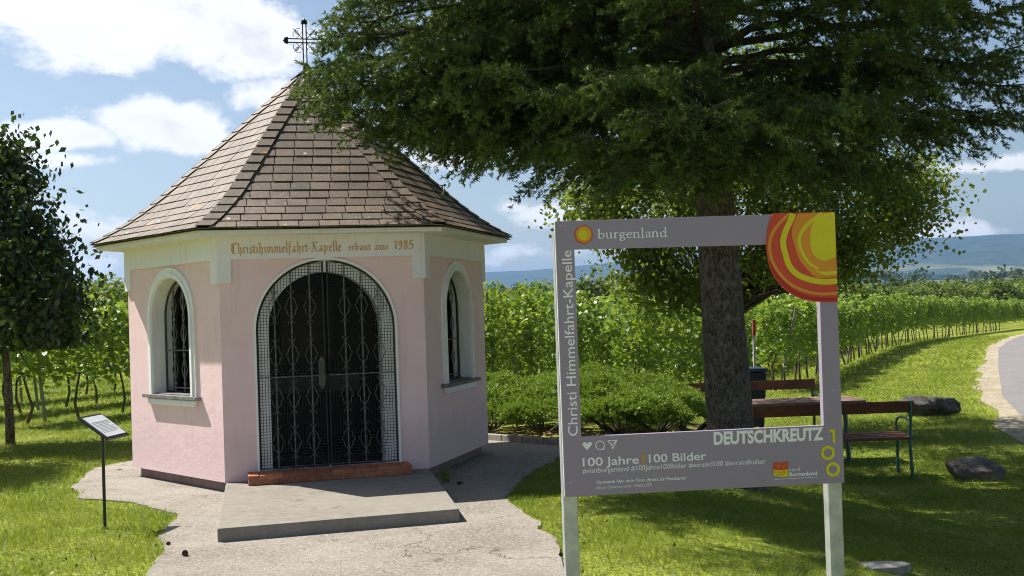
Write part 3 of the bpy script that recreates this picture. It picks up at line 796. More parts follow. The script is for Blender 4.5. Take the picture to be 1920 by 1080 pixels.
FR = {
 'i': (.42, [S_(.16), [(.10, 1.30), (.20, 1.38)]]), 'l': (.42, [[(.08, 1.62), (.16, 1.52), (.16, .15), (.27, .04)]]),
 'h': (.78, [[(.08, 1.62), (.16, 1.52), (.16, .12), (.22, .05)], [(.16, .72), (.38, .92), (.52, .78), (.52, .1), (.42, -.28)]]),
 'n': (.80, [S_(.16), [(.16, .74), (.36, .92), (.52, .80), (.52, .15), (.63, .04)]]),
 'm': (1.16, [S_(.16), [(.16, .74), (.36, .92), (.52, .80), (.52, .1)], [(.52, .74), (.72, .92), (.88, .80), (.88, .15), (.99, .04)]]),
 'u': (.80, [S_(.16), [(.20, .08), (.40, .10), (.52, .22)], [(.44, .92), (.52, .82), (.52, .15), (.63, .04)]]),
 'r': (.56, [S_(.16), [(.16, .72), (.36, .92), (.46, .82)]]),
 's': (.60, [[(.48, .82), (.34, .94), (.14, .76), (.20, .56), (.46, .42), (.48, .18), (.30, .02), (.10, .14)], [(.30, .02), (.16, -.22)]]),
 't': (.48, [[(.16, 1.22), (.16, .16), (.28, .04), (.38, .12)], [(.02, .88), (.34, .88)]]),
 'e': (.62, [[(.18, .52), (.42, .64), (.44, .82), (.28, .94), (.14, .78), (.14, .20), (.28, .04), (.48, .16)]]),
 'f': (.50, [[(.44, 1.56), (.30, 1.64), (.18, 1.44), (.18, .05), (.10, -.32)], [(.02, .88), (.38, .88)]]),
 'a': (.80, [[(.16, .84), (.34, .94), (.50, .82), (.50, .15), (.62, .04)], [(.50, .50), (.24, .48), (.14, .30), (.20, .08), (.50, .22)]]),
 'p': (.80, [[(.08, .95), (.17, .84), (.17, -.45)], [(.17, .74), (.36, .92), (.54, .76), (.52, .2), (.36, .04), (.17, .14)]]),
 'd': (.76, [[(.22, 1.5), (.40, 1.2), (.54, .76), (.52, .2), (.34, .04), (.15, .2), (.15, .72), (.34, .90), (.52, .80)]]),
 'b': (.76, [[(.08, 1.58), (.16, 1.48), (.16, .18), (.32, .04), (.52, .2), (.52, .74), (.36, .90), (.16, .72)]]),
 'o': (.74, [[(.34, .92), (.15, .76), (.15, .2), (.34, .04), (.53, .2), (.53, .76), (.34, .92)]]),
 '-': (.50, [[(.08, .5), (.38, .62)]]),
 'C': (1.02, [[(.86, 1.42), (.56, 1.62), (.22, 1.32), (.16, .55), (.34, .10), (.62, -.02), (.86, .14)], [(.46, 1.44), (.40, .9), (.48, .36)], [(.05, 1.3), (.2, 1.5)]]),
 'K': (1.10, [[(.06, 1.4), (.24, 1.56), (.32, 1.36), (.30, .3), (.10, .0), (-.02, .12)], [(.30, .84), (.62, 1.36), (.82, 1.54), (.92, 1.38)], [(.34, .86), (.62, .80), (.72, .2), (.92, .02)]]),
 '1': (.55, [[(.06, 1.22), (.28, 1.5), (.28, .05)]]),
 '9': (.78, [[(.56, 1.1), (.36, .82), (.14, 1.02), (.18, 1.38), (.38, 1.5), (.58, 1.28), (.56, .6), (.34, .04), (.14, .1)]]),
 '8': (.80, [[(.36, .84), (.14, 1.12), (.20, 1.40), (.38, 1.5), (.58, 1.32), (.54, 1.04), (.20, .62), (.12, .30), (.34, .03), (.60, .22), (.58, .52), (.36, .84)]]),
 '5': (.78, [[(.62, 1.48), (.22, 1.44), (.16, .84), (.40, .96), (.60, .70), (.54, .22), (.30, .03), (.08, .14)]]),
}
fn0 = face(0)
def inscribe(txt, u0, u1, zb, xh, zl):
    polys, wdt = pen_text(txt, FR, 0.21, R_(40), 0.05)
    sc = (u1 - u0) / wdt; mb = MB()
    for j, pl in enumerate(polys):
        k = len(mb.V)
        off = 0.0295 + 0.00004 * (j % 40)
        mb.add([fn0(u0 + x * sc, zb + (u0 + x * sc + .845) * 0.004 + y * xh, off) for x, y in pl], [tuple(range(len(pl)))])
    mb.build('inscription', 'gold_paint', frieze0)
inscribe('Christihimmelfahrt-Kapelle', -0.845, 0.178, 2.228, 0.062, 0)
inscribe('erbaut', 0.241, 0.455, 2.232, 0.047, 0)
inscribe('anno', 0.487, 0.624, 2.232, 0.047, 0)
inscribe('1985', 0.676, 0.873, 2.232, 0.056, 0)

# altar inside
al = thing('altar', 'pale cloth-covered altar table inside the dark chapel', 'altar', (HX, HY, 0.19))
dn = fn0(0, 0, 1) - fn0(0, 0, 0); tn = fn0(1, 0) - fn0(0, 0)
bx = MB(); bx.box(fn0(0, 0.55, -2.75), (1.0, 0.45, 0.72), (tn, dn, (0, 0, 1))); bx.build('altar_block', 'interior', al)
bx = MB(); bx.box(fn0(0, 0.93, -2.73), (1.12, 0.52, 0.04), (tn, dn, (0, 0, 1))); bx.box(fn0(0, 0.83, -2.465), (1.12, 0.008, 0.18), (tn, dn, (0, 0, 1))); bx.build('altar_cloth', 'altar_cloth', al)
for uu in (-0.32, 0.34):
    bx = MB(); bx.tube([fn0(uu, 0.95, -2.7), fn0(uu, 1.0, -2.7), fn0(uu, 1.03, -2.7), fn0(uu, 1.2, -2.7)], [0.05, 0.045, 0.018, 0.016], 10)
    bx.build('candlestick', 'dark_wood', al)
bx = MB(); bx.box(fn0(0, 1.5, -2.92), (0.62, 0.04, 0.8), (tn, dn, (0, 0, 1))); bx.build('altar_picture', 'dark_wood', al)

# slab and brick step
slab = MB(); C2 = [(-0.95, 0.004), (0.955, 0.004), (0.80, 2.25), (-0.985, 2.28)]
def fl0(u, v, z): return fn0(u, z, v)
slab.prism([(C2[0]), C2[3], C2[2], C2[1]], [], lambda u, v, w_: fn0(u, w_, v), -0.02, 0.112)
tag(slab.build('door_slab', 'slab_concrete', bevel=0.008), 'flat grey concrete slab in front of the chapel gate', 'slab')
stp = thing('brick_step', 'low red brick step under the chapel gate', 'step', fn0(0, 0.112, 0.15))
mo = MB(); mo.box(fn0(-0.005, 0.148, 0.148), (1.475, 0.285, 0.07), (tn, dn, (0, 0, 1))); mo.build('mortar_bed', 'mortar', stp)
bw = 1.50 / 7
for row, zz in ((0, 0.1335), (1, 0.1785)):
    nb = 7
    for i in range(nb + (1 if row else 0)):
        u0 = -0.755 + bw * i - (bw / 2 if row else 0); u1 = u0 + bw
        u0 = max(u0, -0.755); u1 = min(u1, 0.745)
        for (v0, v1) in ((0.155, 0.302), (0.003, 0.15)):
            q = MB(); q.box(fn0((u0 + u1) / 2, zz, (v0 + v1) / 2 + random.uniform(-.003, .003)), (u1 - u0 - 0.008, v1 - v0 - 0.006, 0.040), (tn, dn, (0, 0, 1)))
            q.build('brick', 'brick', stp, bevel=0.004)

# ------------------------------------------------------------------ photo frame sign
SD0, SD1 = 5.80, 5.92
sTL, sTR, sBL, sBR = W(1041, 415, SD0), W(1563.5, 398.5, SD1), W(1060, 932, SD0), W(1583.5, 905, SD1)
so_ = (sTL + sTR + sBL + sBR) / 4
sx = (sTR - sTL + sBR - sBL); sx /= np.linalg.norm(sx)
sy = (sTL - sBL + sTR - sBR); sy -= sx * (sx @ sy); sy /= np.linalg.norm(sy)
sn = np.cross(sx, sy)
if sn @ (CAM - so_) < 0: sn = -sn
def SP(px, py):
    v = ray(px, py); t_ = ((so_ - CAM) @ sn) / (v @ sn); P = CAM + v * t_ - so_
    return float(P @ sx), float(P @ sy)
def S3(u, v, w_=0.0): return so_ + sx * u + sy * v + sn * w_
post_pts = [((1055.5, 1084, 905), SD0), ((1551, 1591, 880), SD1)]
sign = thing('photo_frame_sign', 'grey picture-frame sign on two steel posts with yellow and red sun emblem', 'sign', (so_[0], so_[1], float(terrain(so_[0], so_[1]))))
outer = [SP(1041.5, 415), SP(1563.5, 398.5), SP(1583.5, 905), SP(1060.5, 932)]
inner = [SP(1077, 468), SP(1534, 456), SP(1544.5, 797.5), SP(1090, 819)]
q = MB(); q.prism(outer[::-1], [inner[::-1]], S3, -0.028, 0.0)
panel = q.build('panel', 'sign_grey', sign, bevel=0.0015)
q = MB(); e0, e1 = SP(1041.2, 415), SP(1060.2, 932)
q.prism([(e0[0] - 0.004, e0[1] - .002), (e0[0], e0[1] - .002), (e1[0], e1[1] + .002), (e1[0] - 0.004, e1[1] + .002)], [], S3, -0.027, -0.001)
q.build('edge_strip', 'sign_edge', sign)
for (p0, p1) in (((1057, 930), (1084, 930)), ((1553, 906), (1586, 905))):
    a, b = SP(*p0), SP(*p1); uc = (a[0] + b[0]) / 2; wd = 0.078
    top = S3(uc, outer[0][1] - 0.05, -0.0725); bot = S3(uc, a[1] - 0.75, -0.0725)
    q = MB(); q.bar(bot, top, wd, 0.08, up=sn)
    q.build('post', 'galvanised', sign, bevel=0.006)
LAYER = [0]
def flat(name, poly, mat, w_=None, parent=None):
    LAYER[0] += 1
    q = MB(); q.prism(poly, [], S3, 0.0, 0.001 + 0.00012 * LAYER[0] if w_ is None else w_, back=False, sides=False)
    return q.build(name, mat, parent or panel)
def sign_text(body, bl, br, tl, mat, offset=0.0, shear=0.0, asc=None):
    """bl, br: pixel ends of the lettering's lower edge; tl: pixel of its upper left"""
    V, F = text_mesh(body, offset, shear)
    lo, hi = V.min(0), V.max(0)
    A, B, T_ = np.array(SP(*bl)), np.array(SP(*br)), np.array(SP(*tl))
    if asc is not None: lo = np.array([lo[0], asc[0]]); hi = np.array([hi[0], asc[1]])
    q = (V - lo) / (hi - lo)
    uv = A + q[:, :1] * (B - A) + q[:, 1:] * (T_ - A)
    LAYER[0] += 1
    ext = sorted((min(V[i][0] for i in f), max(V[i][0] for i in f), f) for f in F)     # one object for each word
    words_, end = [[]], None
    for a_, b_, f in ext:
        if end is not None and a_ - end > 0.17: words_.append([])
        words_[-1].append(f); end = b_ if end is None else max(end, b_)
    for fs_ in words_:
        ids = sorted({i for f in fs_ for i in f}); mp = {i: j for j, i in enumerate(ids)}
        mobj('lettering', [S3(uv[i][0], uv[i][1], 0.0012 + 0.00003 * LAYER[0]) for i in ids], [tuple(mp[i] for i in f) for f in fs_], mat, panel)
CAPS = (0.0, 0.729)
sign_text('Christi Himmelfahrt-Kapelle', (1083.5, 817), (1071, 469), (1064.5, 818), 'print_white', 0.006, 0, CAPS)
sign_text('100 Jahre', (1092.5, 874.5), (1198, 869), (1092, 858), 'print_white', 0.012, 0, CAPS)
flat('lettering', [SP(1204.2, 868.5), SP(1208.6, 868), SP(1208, 851.5), SP(1203.6, 852)], 'print_orange')
sign_text('100 Bilder', (1216.7, 867.5), (1324.4, 861.8), (1216, 851.5), 'print_white', 0.012, 0, CAPS)
sign_text('#visitburgenland #100Jahre100Bilder #wirsind100 #wirsindkultur', (1092.5, 887.5), (1436, 869), (1092.2, 877.5), 'print_white', 0, 0, CAPS)
sign_text('Versende hier dein Foto direkt als Postkarte!', (1118.3, 907), (1287, 898.6), (1118, 900.6), 'print_white', 0.014, 0.2, CAPS)
sign_text('Gratis Gutscheincode: 100BILDER', (1118.3, 917), (1221.7, 911.4), (1118, 911.2), 'print_white', 0, 0.2, CAPS)
sign_text('DEUTSCHKREUTZ', (1338, 835), (1544, 825.5), (1337.6, 809.5), 'print_white', 0.042, 0)
sign_text('Land', (1479.8, 883.4), (1500, 882.4), (1479.6, 876.6), 'print_white', -0.004, 0, CAPS)
sign_text('Burgenland', (1479.8, 893), (1532, 890.4), (1479.6, 885.6), 'print_white', 0.02, 0, CAPS)
flat('lettering', [SP(1450.6, 899.4), SP(1533, 894.6), SP(1533, 893.8), SP(1450.6, 898.6)], 'print_white')
flat('numeral_one', [SP(1561, 831), SP(1566.3, 830.7), SP(1565.3, 803.8), SP(1559.5, 804.2), SP(1554.7, 806.4), SP(1554.9, 811), SP(1560.2, 810)], 'print_yellow')
def ringpoly(px, py, r0, r1, mat, name, n=28):
    LAYER[0] += 1; w_ = 0.001 + 0.00012 * LAYER[0]
    c = np.array(SP(px, py)); s_ = np.linalg.norm(np.array(SP(px + 10, py)) - c) / 10
    q = MB()
    A = [(c[0] + r1 * s_ * math.cos(2 * PI * i / n), c[1] + r1 * s_ * math.sin(2 * PI * i / n)) for i in range(n)]
    if r0: B = [(c[0] + r0 * s_ * math.cos(2 * PI * i / n), c[1] + r0 * s_ * math.sin(2 * PI * i / n)) for i in range(n)]
    q.prism(A, [B] if r0 else [], S3, 0, w_, back=False, sides=False)
    return q.build(name, mat, panel)
ringpoly(1552, 849, 7.6, 13.4, 'print_yellow', 'numeral_zero'); ringpoly(1561.5, 880, 7.6, 13.4, 'print_yellow', 'numeral_zero')
# icons
def strokes(name, paths, wd, mat):
    q = MB(); LAYER[0] += 1
    for j, pth in enumerate(paths):
        P2 = [np.array(SP(*p)) for p in pth]; s_ = wd / FPX * SD0 / 2
        for a, b in zip(P2[:-1], P2[1:]):
            d = (b - a) / (np.linalg.norm(b - a) + 1e-9); nn = np.array([-d[1], d[0]]) * s_; d = d * s_ * .6
            LAYER[0] += 0.03
            q.add([S3(*(p), 0.001 + 0.00012 * LAYER[0]) for p in (a - nn - d, b - nn + d, b + nn + d, a + nn - d)], [(0, 1, 2, 3)])
    return q.build(name, mat, panel)
heart = [(1100.7, 844), (1092.2, 835), (1092.4, 830.4), (1096, 828.6), (1099.2, 829.8), (1100.6, 832), (1102.6, 829.6), (1106, 828), (1109.4, 829.8), (1109.6, 834)]
flat('heart_icon', [SP(*p) for p in heart], 'print_white')
strokes('speech_icon', [[(1125 + 8.2 * math.cos(a), 834.7 + 8 * math.sin(a)) for a in np.linspace(1.0, 1.0 + 2 * PI - 0.35, 22)] + [(1132.5, 842.2), (1128.5, 842)]], 1.8, 'print_white')
strokes('paper_plane_icon', [[(1139.5, 826.5), (1156.5, 825.2), (1148.4, 841.5), (1146.6, 834), (1139.5, 826.5)], [(1146.6, 834), (1156.5, 825.2)]], 1.8, 'print_white')
# 'burgenland' in an old-style serif
def arcp(cx_, cy_, rx, ry, a0, a1, n=8): return [(cx_ + rx * math.cos(R_(a0 + (a1 - a0) * i / n)), cy_ + ry * math.sin(R_(a0 + (a1 - a0) * i / n))) for i in range(n + 1)]
SE = {
 'b': (.98, [[(.02, 1.62), (.20, 1.70), (.20, .04)], arcp(.48, .49, .33, .47, 150, -165, 14)]),
 'u': (1.05, [[(.02, .95), (.20, .99), (.20, .3), (.32, .06), (.52, .04), (.72, .2)], [(.58, .95), (.74, .99), (.74, .06), (.94, .04)]]),
 'r': (.70, [[(.02, .92), (.20, .99), (.20, .03)], [(.04, .03), (.38, .03)], [(.20, .72), (.36, .96), (.56, .94)]]),
 'g': (.90, [arcp(.38, .66, .26, .30, 0, 360, 14), [(.60, .86), (.82, .92)], [(.22, .42), (.16, .22), (.36, .12), (.66, .06), (.74, -.14), (.60, -.36), (.34, -.42), (.10, -.30), (.14, -.10), (.30, .06)]]),
 'e': (.84, [[(.12, .54), (.70, .60)], arcp(.42, .50, .32, .47, 12, 320, 16)]),
 'n': (1.05, [[(.02, .92), (.20, .99), (.20, .03)], [(.04, .03), (.36, .03)], [(.20, .74), (.42, .96), (.62, .94), (.74, .74), (.74, .03)], [(.60, .03), (.92, .03)]]),
 'l': (.50, [[(.02, 1.62), (.20, 1.70), (.20, .03)], [(.04, .03), (.38, .03)]]),
 'a': (.84, [[(.14, .80), (.30, .96), (.52, .94), (.60, .74), (.60, .10), (.80, .05)], [(.60, .58), (.28, .48), (.13, .28), (.20, .06), (.40, .04), (.60, .2)]]),
 'd': (.98, [arcp(.44, .48, .33, .47, 30, 330, 14), [(.58, 1.62), (.76, 1.70), (.76, .06), (.94, .05)]]),
}
polys, wdt = pen_text('burgenland', SE, 0.155, R_(22), 0.06)
A, B, T_ = np.array(SP(1120.3, 447.6)), np.array(SP(1251.2, 444.0)), np.array(SP(1119.9, 428.6))
q = MB()
for j, pl in enumerate(polys):
    q.add([S3(*(A + (B - A) * x / wdt + (T_ - A) * y / 1.76), 0.0014 + 0.00003 * (j % 30)) for x, y in pl], [tuple(range(len(pl)))])
q.build('lettering', 'print_white', panel)
# small sun logo
ringpoly(1094.3, 440, 0, 17.2, 'print_red', 'sun_logo'); ringpoly(1094.3, 439.6, 0, 14.2, 'print_orange', 'sun_logo')
strokes('sun_logo', [[(1094.6 + 15 * math.cos(a), 439.6 + 15.2 * math.sin(a)) for a in np.linspace(0, 2 * PI, 26)]], 1.2, 'print_orange')
ringpoly(1095, 439, 9.6, 11.4, 'print_yellow', 'sun_logo'); ringpoly(1093.6, 440.2, 0, 8.6, 'print_yellow', 'sun_logo')
# provincial flag
flat('flag_logo', [SP(1449.6, 866.5), SP(1463, 867.6), SP(1477, 865.4), SP(1477.6, 880), SP(1463, 881.4), SP(1449.8, 880.6)], 'print_red')
flat('flag_logo', [SP(1449.8, 880.6), SP(1463, 881.4), SP(1477.6, 880), SP(1477.6, 893.6), SP(1464, 894.4), SP(1450, 892)], 'print_yellow')
strokes('flag_logo', [[(1452, 884), (1458, 890), (1466, 891), (1474, 884)], [(1458, 884), (1464, 887), (1470, 883)]], 2.2, 'print_orange')
strokes('flag_logo', [[(1453, 871), (1459, 875)], [(1462, 870), (1460, 877)], [(1467, 875), (1473, 870)]], 1.0, 'print_orange')
# big sun emblem plate covering the corner
def EC(pts): return [(1400 + x / 4.91, 380 + y / 4.909) for x, y in pts]
def smooth(pts, n=5):
    out = []
    for i in range(len(pts) - 1):
        p0 = np.array(pts[max(i - 1, 0)]); p1 = np.array(pts[i]); p2 = np.array(pts[i + 1]); p3 = np.array(pts[min(i + 2, len(pts) - 1)])
        for j in range(n):
            t_ = j / n
            out.append(tuple(0.5 * ((2 * p1) + (-p0 + p2) * t_ + (2 * p0 - 5 * p1 + 4 * p2 - p3) * t_ ** 2 + (-p0 + 3 * p1 - 3 * p2 + p3) * t_ ** 3)))
    return out + [tuple(pts[-1])]
edge = smooth([(236, 100), (195, 225), (178, 380), (190, 500), (230, 640), (310, 760), (420, 850), (560, 900), (700, 915), (834, 914)])
emb = MB(); emb.prism([SP(*p) for p in EC(edge + [(805, 84)])], [], S3, 0.002, 0.006)
eo = emb.build('sun_emblem', 'print_red', sign)
LAYER[0] = 60
def em(pts, mat):
    LAYER[0] += 1
    q = MB(); q.prism([SP(*p) for p in EC(pts)], [], S3, 0, 0.0065 + 0.0001 * (LAYER[0] - 60), back=False, sides=False); q.build('sun_band', mat, eo)
def band(path, w0, w1, mat):
    P2 = [np.array(p, float) for p in smooth(path)]; n = len(P2); L = []; Rr = []
    for i in range(n):
        d = P2[min(i + 1, n - 1)] - P2[max(i - 1, 0)]; d /= np.linalg.norm(d); nn = np.array([-d[1], d[0]])
        wq = (w0 + (w1 - w0) * i / (n - 1)) / 2; L.append(tuple(P2[i] + nn * wq)); Rr.append(tuple(P2[i] - nn * wq))
    em(L + Rr[::-1], mat)
em(smooth([(196, 520), (235, 640), (315, 752), (425, 840), (562, 890), (700, 908), (832, 908)]) + smooth([(832, 872), (690, 872), (540, 850), (400, 775), (285, 655), (215, 540)]), 'print_darkred')
band([(388, 104), (290, 200), (226, 300), (208, 400), (226, 520), (290, 640), (400, 750), (540, 815), (680, 840), (831, 832)], 30, 24, 'print_orange')
em(smooth([(470, 101), (432, 180), (412, 290), (440, 400), (480, 520), (560, 620), (640, 690), (740, 690), (828, 680)]) + [(806, 88)], 'print_orange')
band([(425, 102), (388, 190), (348, 280), (332, 380), (358, 490), (392, 585), (470, 665), (590, 712), (700, 728), (829, 722)], 55, 52, 'print_yellow')
band([(690, 98), (570, 190), (496, 280), (480, 370), (508, 460), (566, 550), (655, 612)], 36, 22, 'print_yellow')
em(smooth([(630, 632), (720, 634), (827, 626)]) + smooth([(827, 655), (740, 668), (680, 660)]), 'print_yellow')
em([(805, 88), (715, 100)] + smooth([(640, 150), (596, 215), (582, 300), (588, 420), (620, 490), (690, 532), (760, 522), (820, 494)]), 'print_yellow')

for px, py in ((1552, 411), (1560, 731), (1050, 424), (1070, 905), (1572, 893), (1062, 690)):
    c = SP(px, py); q = MB(); q.tube([S3(c[0], c[1], 0.0), S3(c[0], c[1], 0.0035 if py != 411 else 0.011)], [0.006, 0.0045], 10); q.build('rivet', 'galvanised', sign)

# ------------------------------------------------------------------ info stand
b0 = G(197, 992)
st = thing('info_stand', 'slim black lectern stand with a tilted white text sheet beside the paving', 'info stand', b0)
topp = W(194, 806, 8.64)
q = MB(); q.tube([b0 - [0, 0, 0.05], (b0[0], b0[1], topp[2])], 0.0125, 10); q.build('post', 'stand_metal', st)
q = MB(); q.tube([b0 + [0, 0, 0.0], b0 + [0, 0, 0.01]], 0.03, 12); q.build('foot', 'stand_metal', st)
# tilted panel from its four picture corners, low edge towards the path
pc = W(194.5, 800, 8.64)
ex = np.array([.045, .34, 0.0]); ex /= np.linalg.norm(ex)
ey = -np.array([.24, -.032, -.175]); ey -= ex * (ex @ ey); ey /= np.linalg.norm(ey)
en = np.cross(ex, ey); en = en if en[2] > 0 else -en
hx_, hy_ = 0.175, 0.150
q = MB(); q.box(pc, (2 * hx_, 2 * hy_, 0.016), (ex, ey, en)); brd = q.build('panel', 'stand_metal', st, bevel=0.003)
q = MB(); q.box(pc + en * 0.010, (2 * hx_ - 0.05, 2 * hy_ - 0.05, 0.006), (ex, ey, en)); q.build('text_sheet', 'paper', brd)
q = MB()
for i in range(9):
    wl_ = 2 * hx_ - 0.10 - (0.05 if i in (3, 8) else 0)
    q.box(pc + en * 0.0136 + ey * (hy_ - 0.10 - i * (2 * hy_ - 0.16) / 9) + ex * (wl_ - (2 * hx_ - 0.10)) / 2, (wl_, 0.004 if i else 0.009, 0.0006), (ex, ey, en))
o = q.build('text_lines', 'print_grey', brd); o['kind'] = 'stuff'

# ------------------------------------------------------------------ foliage makers
def rand_dirs(n, rng):
    v = rng.normal(size=(n, 3)); return v / np.linalg.norm(v, axis=1)[:, None]
def leaves(C, size, rng, aspect=0.8, droop=0.0, up=0.0, fold=0.0):
    """rhombic leaves at centres C"""
    n = len(C); size = np.broadcast_to(size, n)[:, None]
    a = rand_dirs(n, rng); a[:, 2] -= droop; a /= np.linalg.norm(a, axis=1)[:, None]
    b = np.cross(a, rand_dirs(n, rng) + np.array([0, 0, up])); b /= np.linalg.norm(b, axis=1)[:, None] + 1e-9
    V = np.empty((n, 4, 3)); V[:, 0] = C - a * size * .5; V[:, 2] = C + a * size * .5
    V[:, 1] = C + b * size * .5 * aspect - a * size * .06; V[:, 3] = C - b * size * .5 * aspect - a * size * .06
    F = np.arange(n * 4).reshape(n, 4)
    return V.reshape(-1, 3), F
def needles(Bp, Dr, L, k, nl, wd, rng, spread=0.75, fwd=0.65):
    """k needles round each shoot: Bp base, Dr direction, L length"""
    n = len(Bp)
    s = rng.uniform(0.03, 1, (n, k)); rd = rng.normal(size=(n, k, 3))
    D = Dr[:, None, :]; rd = rd - D * (rd * D).sum(2, keepdims=True); rd /= np.linalg.norm(rd, axis=2, keepdims=True) + 1e-9
    base = Bp[:, None, :] + D * (s * L[:, None])[:, :, None]
    t_ = D * fwd + rd * spread; t_ /= np.linalg.norm(t_, axis=2, keepdims=True)
    side = np.cross(t_, rng.normal(size=(n, k, 3))); side /= np.linalg.norm(side, axis=2, keepdims=True) + 1e-9
    ln = nl * rng.uniform(.7, 1.2, (n, k, 1))
    V = np.empty((n, k, 3, 3)); V[:, :, 0] = base - side * wd / 2; V[:, :, 1] = base + side * wd / 2; V[:, :, 2] = base + t_ * ln
    return V.reshape(-1, 3), np.arange(n * k * 3).reshape(-1, 3)

# ------------------------------------------------------------------ the conifer
tb = GT(1377, 908)
TX, TY = tb[0], tb[1]
def trunk_mesh(path, rads, sides, seed, bump):
    V = []; F = []; n = len(path)
    for i, (p, r) in enumerate(zip(path, rads)):
        for k in range(sides):
            a = 2 * PI * k / sides
            v = Vector((math.cos(a) * 2.2, math.sin(a) * 2.2, p[2] * 1.1 + seed))
            e = bump * (mnoise.noise(v * 2.1) * .6 + mnoise.noise(Vector((v.x * 5, v.y * 5, v.z * 2.2))) * .8)
            V.append((p[0] + math.cos(a) * (r + e), p[1] + math.sin(a) * (r + e), p[2]))
    for i in range(n - 1):
        for k in range(sides):
            F.append((i * sides + k, i * sides + (k + 1) % sides, (i + 1) * sides + (k + 1) % sides, (i + 1) * sides + k))
    return V, F
con = thing('conifer_tree', 'tall old conifer with dark spreading branches standing behind the picture-frame sign', 'tree', (TX, TY, tb[2] - 0.05))
tz0 = tb[2] - 0.08
lean = (W(1345, 420, TY) - np.array([TX, TY, 0]))[:2] / (W(1345, 420, TY)[2] - tb[2])
path = []; rads = []
zt_ = 12.5
for i in range(150):
    h = (zt_ - tz0) * (i / 149) ** 1.3
    path.append((TX + lean[0] * h * (1 if h < 4 else 4 / h + (h - 4) / h * .3), TY, tz0 + h))
    rads.append(max(0.02, 0.232 * (1 - h / 13.5) + 0.07 * math.exp(-h / 0.14) + 0.02 * math.exp(-h / 0.8)))
V, F = trunk_mesh(path, rads, 44, 2.0, 0.013)
mobj('trunk', V, F, 'bark', con, smooth=True)
rg = np.random.default_rng(23)
sb, sd_, slen, sup = [], [], [], []
twig = MB()
limb_list = []
def trunk_at(z):
    h = z - tz0
    return np.array([TX + lean[0] * h * (1 if h < 4 else 4 / h + (h - 4) / h * .3), TY, z])
for wz, nl, L0 in ((3.3, 7, 3.5), (3.7, 7, 4.0), (4.1, 8, 4.1), (4.6, 8, 4.0), (5.3, 9, 4.3), (5.9, 9, 4.2), (6.6, 9, 4.0), (7.4, 8, 3.7), (8.3, 8, 3.3), (9.3, 7, 2.7), (10.3, 7, 2.1), (11.3, 6, 1.4)):
    off = rg.uniform(0, 2 * PI)
    for j in range(nl):
        a = off + 2 * PI * j / nl + rg.uniform(-.22, .22)
        limb_list.append((wz + .28 + rg.uniform(-.15, .15), a, L0 * (.88 + .62 * max(0, math.cos(a - R_(98))) ** 2 + (.34 * max(0, math.cos(a - R_(212))) ** 3 if wz > 4.4 else 0)) * rg.uniform(.8, 1.05)))
# boughs whose tips make the crown's outline over the chapel, the sign and the lane
tips = [(650, 5, 10.4), (628, 35, 10.3), (612, 80, 10.2), (575, 128, 10.1), (580, 155, 10.5), (570, 185, 9.9), (605, 215, 9.8), (650, 220, 9.7), (700, 240, 10.2), (620, 60, 10.0), (640, 170, 10.3), (620, 120, 9.6), (690, 150, 9.5), (730, 235, 9.9), (800, 255, 10.4), (845, 265, 11.0), (760, 90, 9.2), (820, 180, 9.3),
        (930, 230, 10), (980, 265, 9.5), (900, 130, 8.9), (1050, 290, 9.2), (1120, 275, 8.8), (1020, 190, 8.6), (1190, 290, 8.6), (1150, 180, 8.2), (1270, 300, 8.5), (1240, 220, 8.1), (1330, 285, 8.4), (1390, 300, 8.6), (1340, 200, 8.0),
        (1460, 290, 8.8), (1430, 210, 8.2), (1540, 285, 9.2), (1520, 180, 8.3), (1620, 270, 9.5), (1600, 170, 8.6), (1700, 275, 10), (1680, 160, 9.0), (1780, 250, 10.3), (1760, 140, 9.3), (1850, 200, 10.2), (1920, 210, 10), (1900, 110, 9.6), (1990, 150, 10.2)]
tips = [(x, y - (22 if 1000 < x < 1400 else 0) + (rg.uniform(-28, 34) if x > 900 else 0), D) for x, y, D in tips]
for i, (px, py, D) in enumerate(tips):
    e = W(px, py, D); d = e - np.array([TX, TY, 0]); hd = math.hypot(d[0], d[1])
    limb_list.append((e[2] + .16 * hd * (1 if i % 3 else .6) - .1, math.atan2(d[1], d[0]), hd, e))
limbs = []
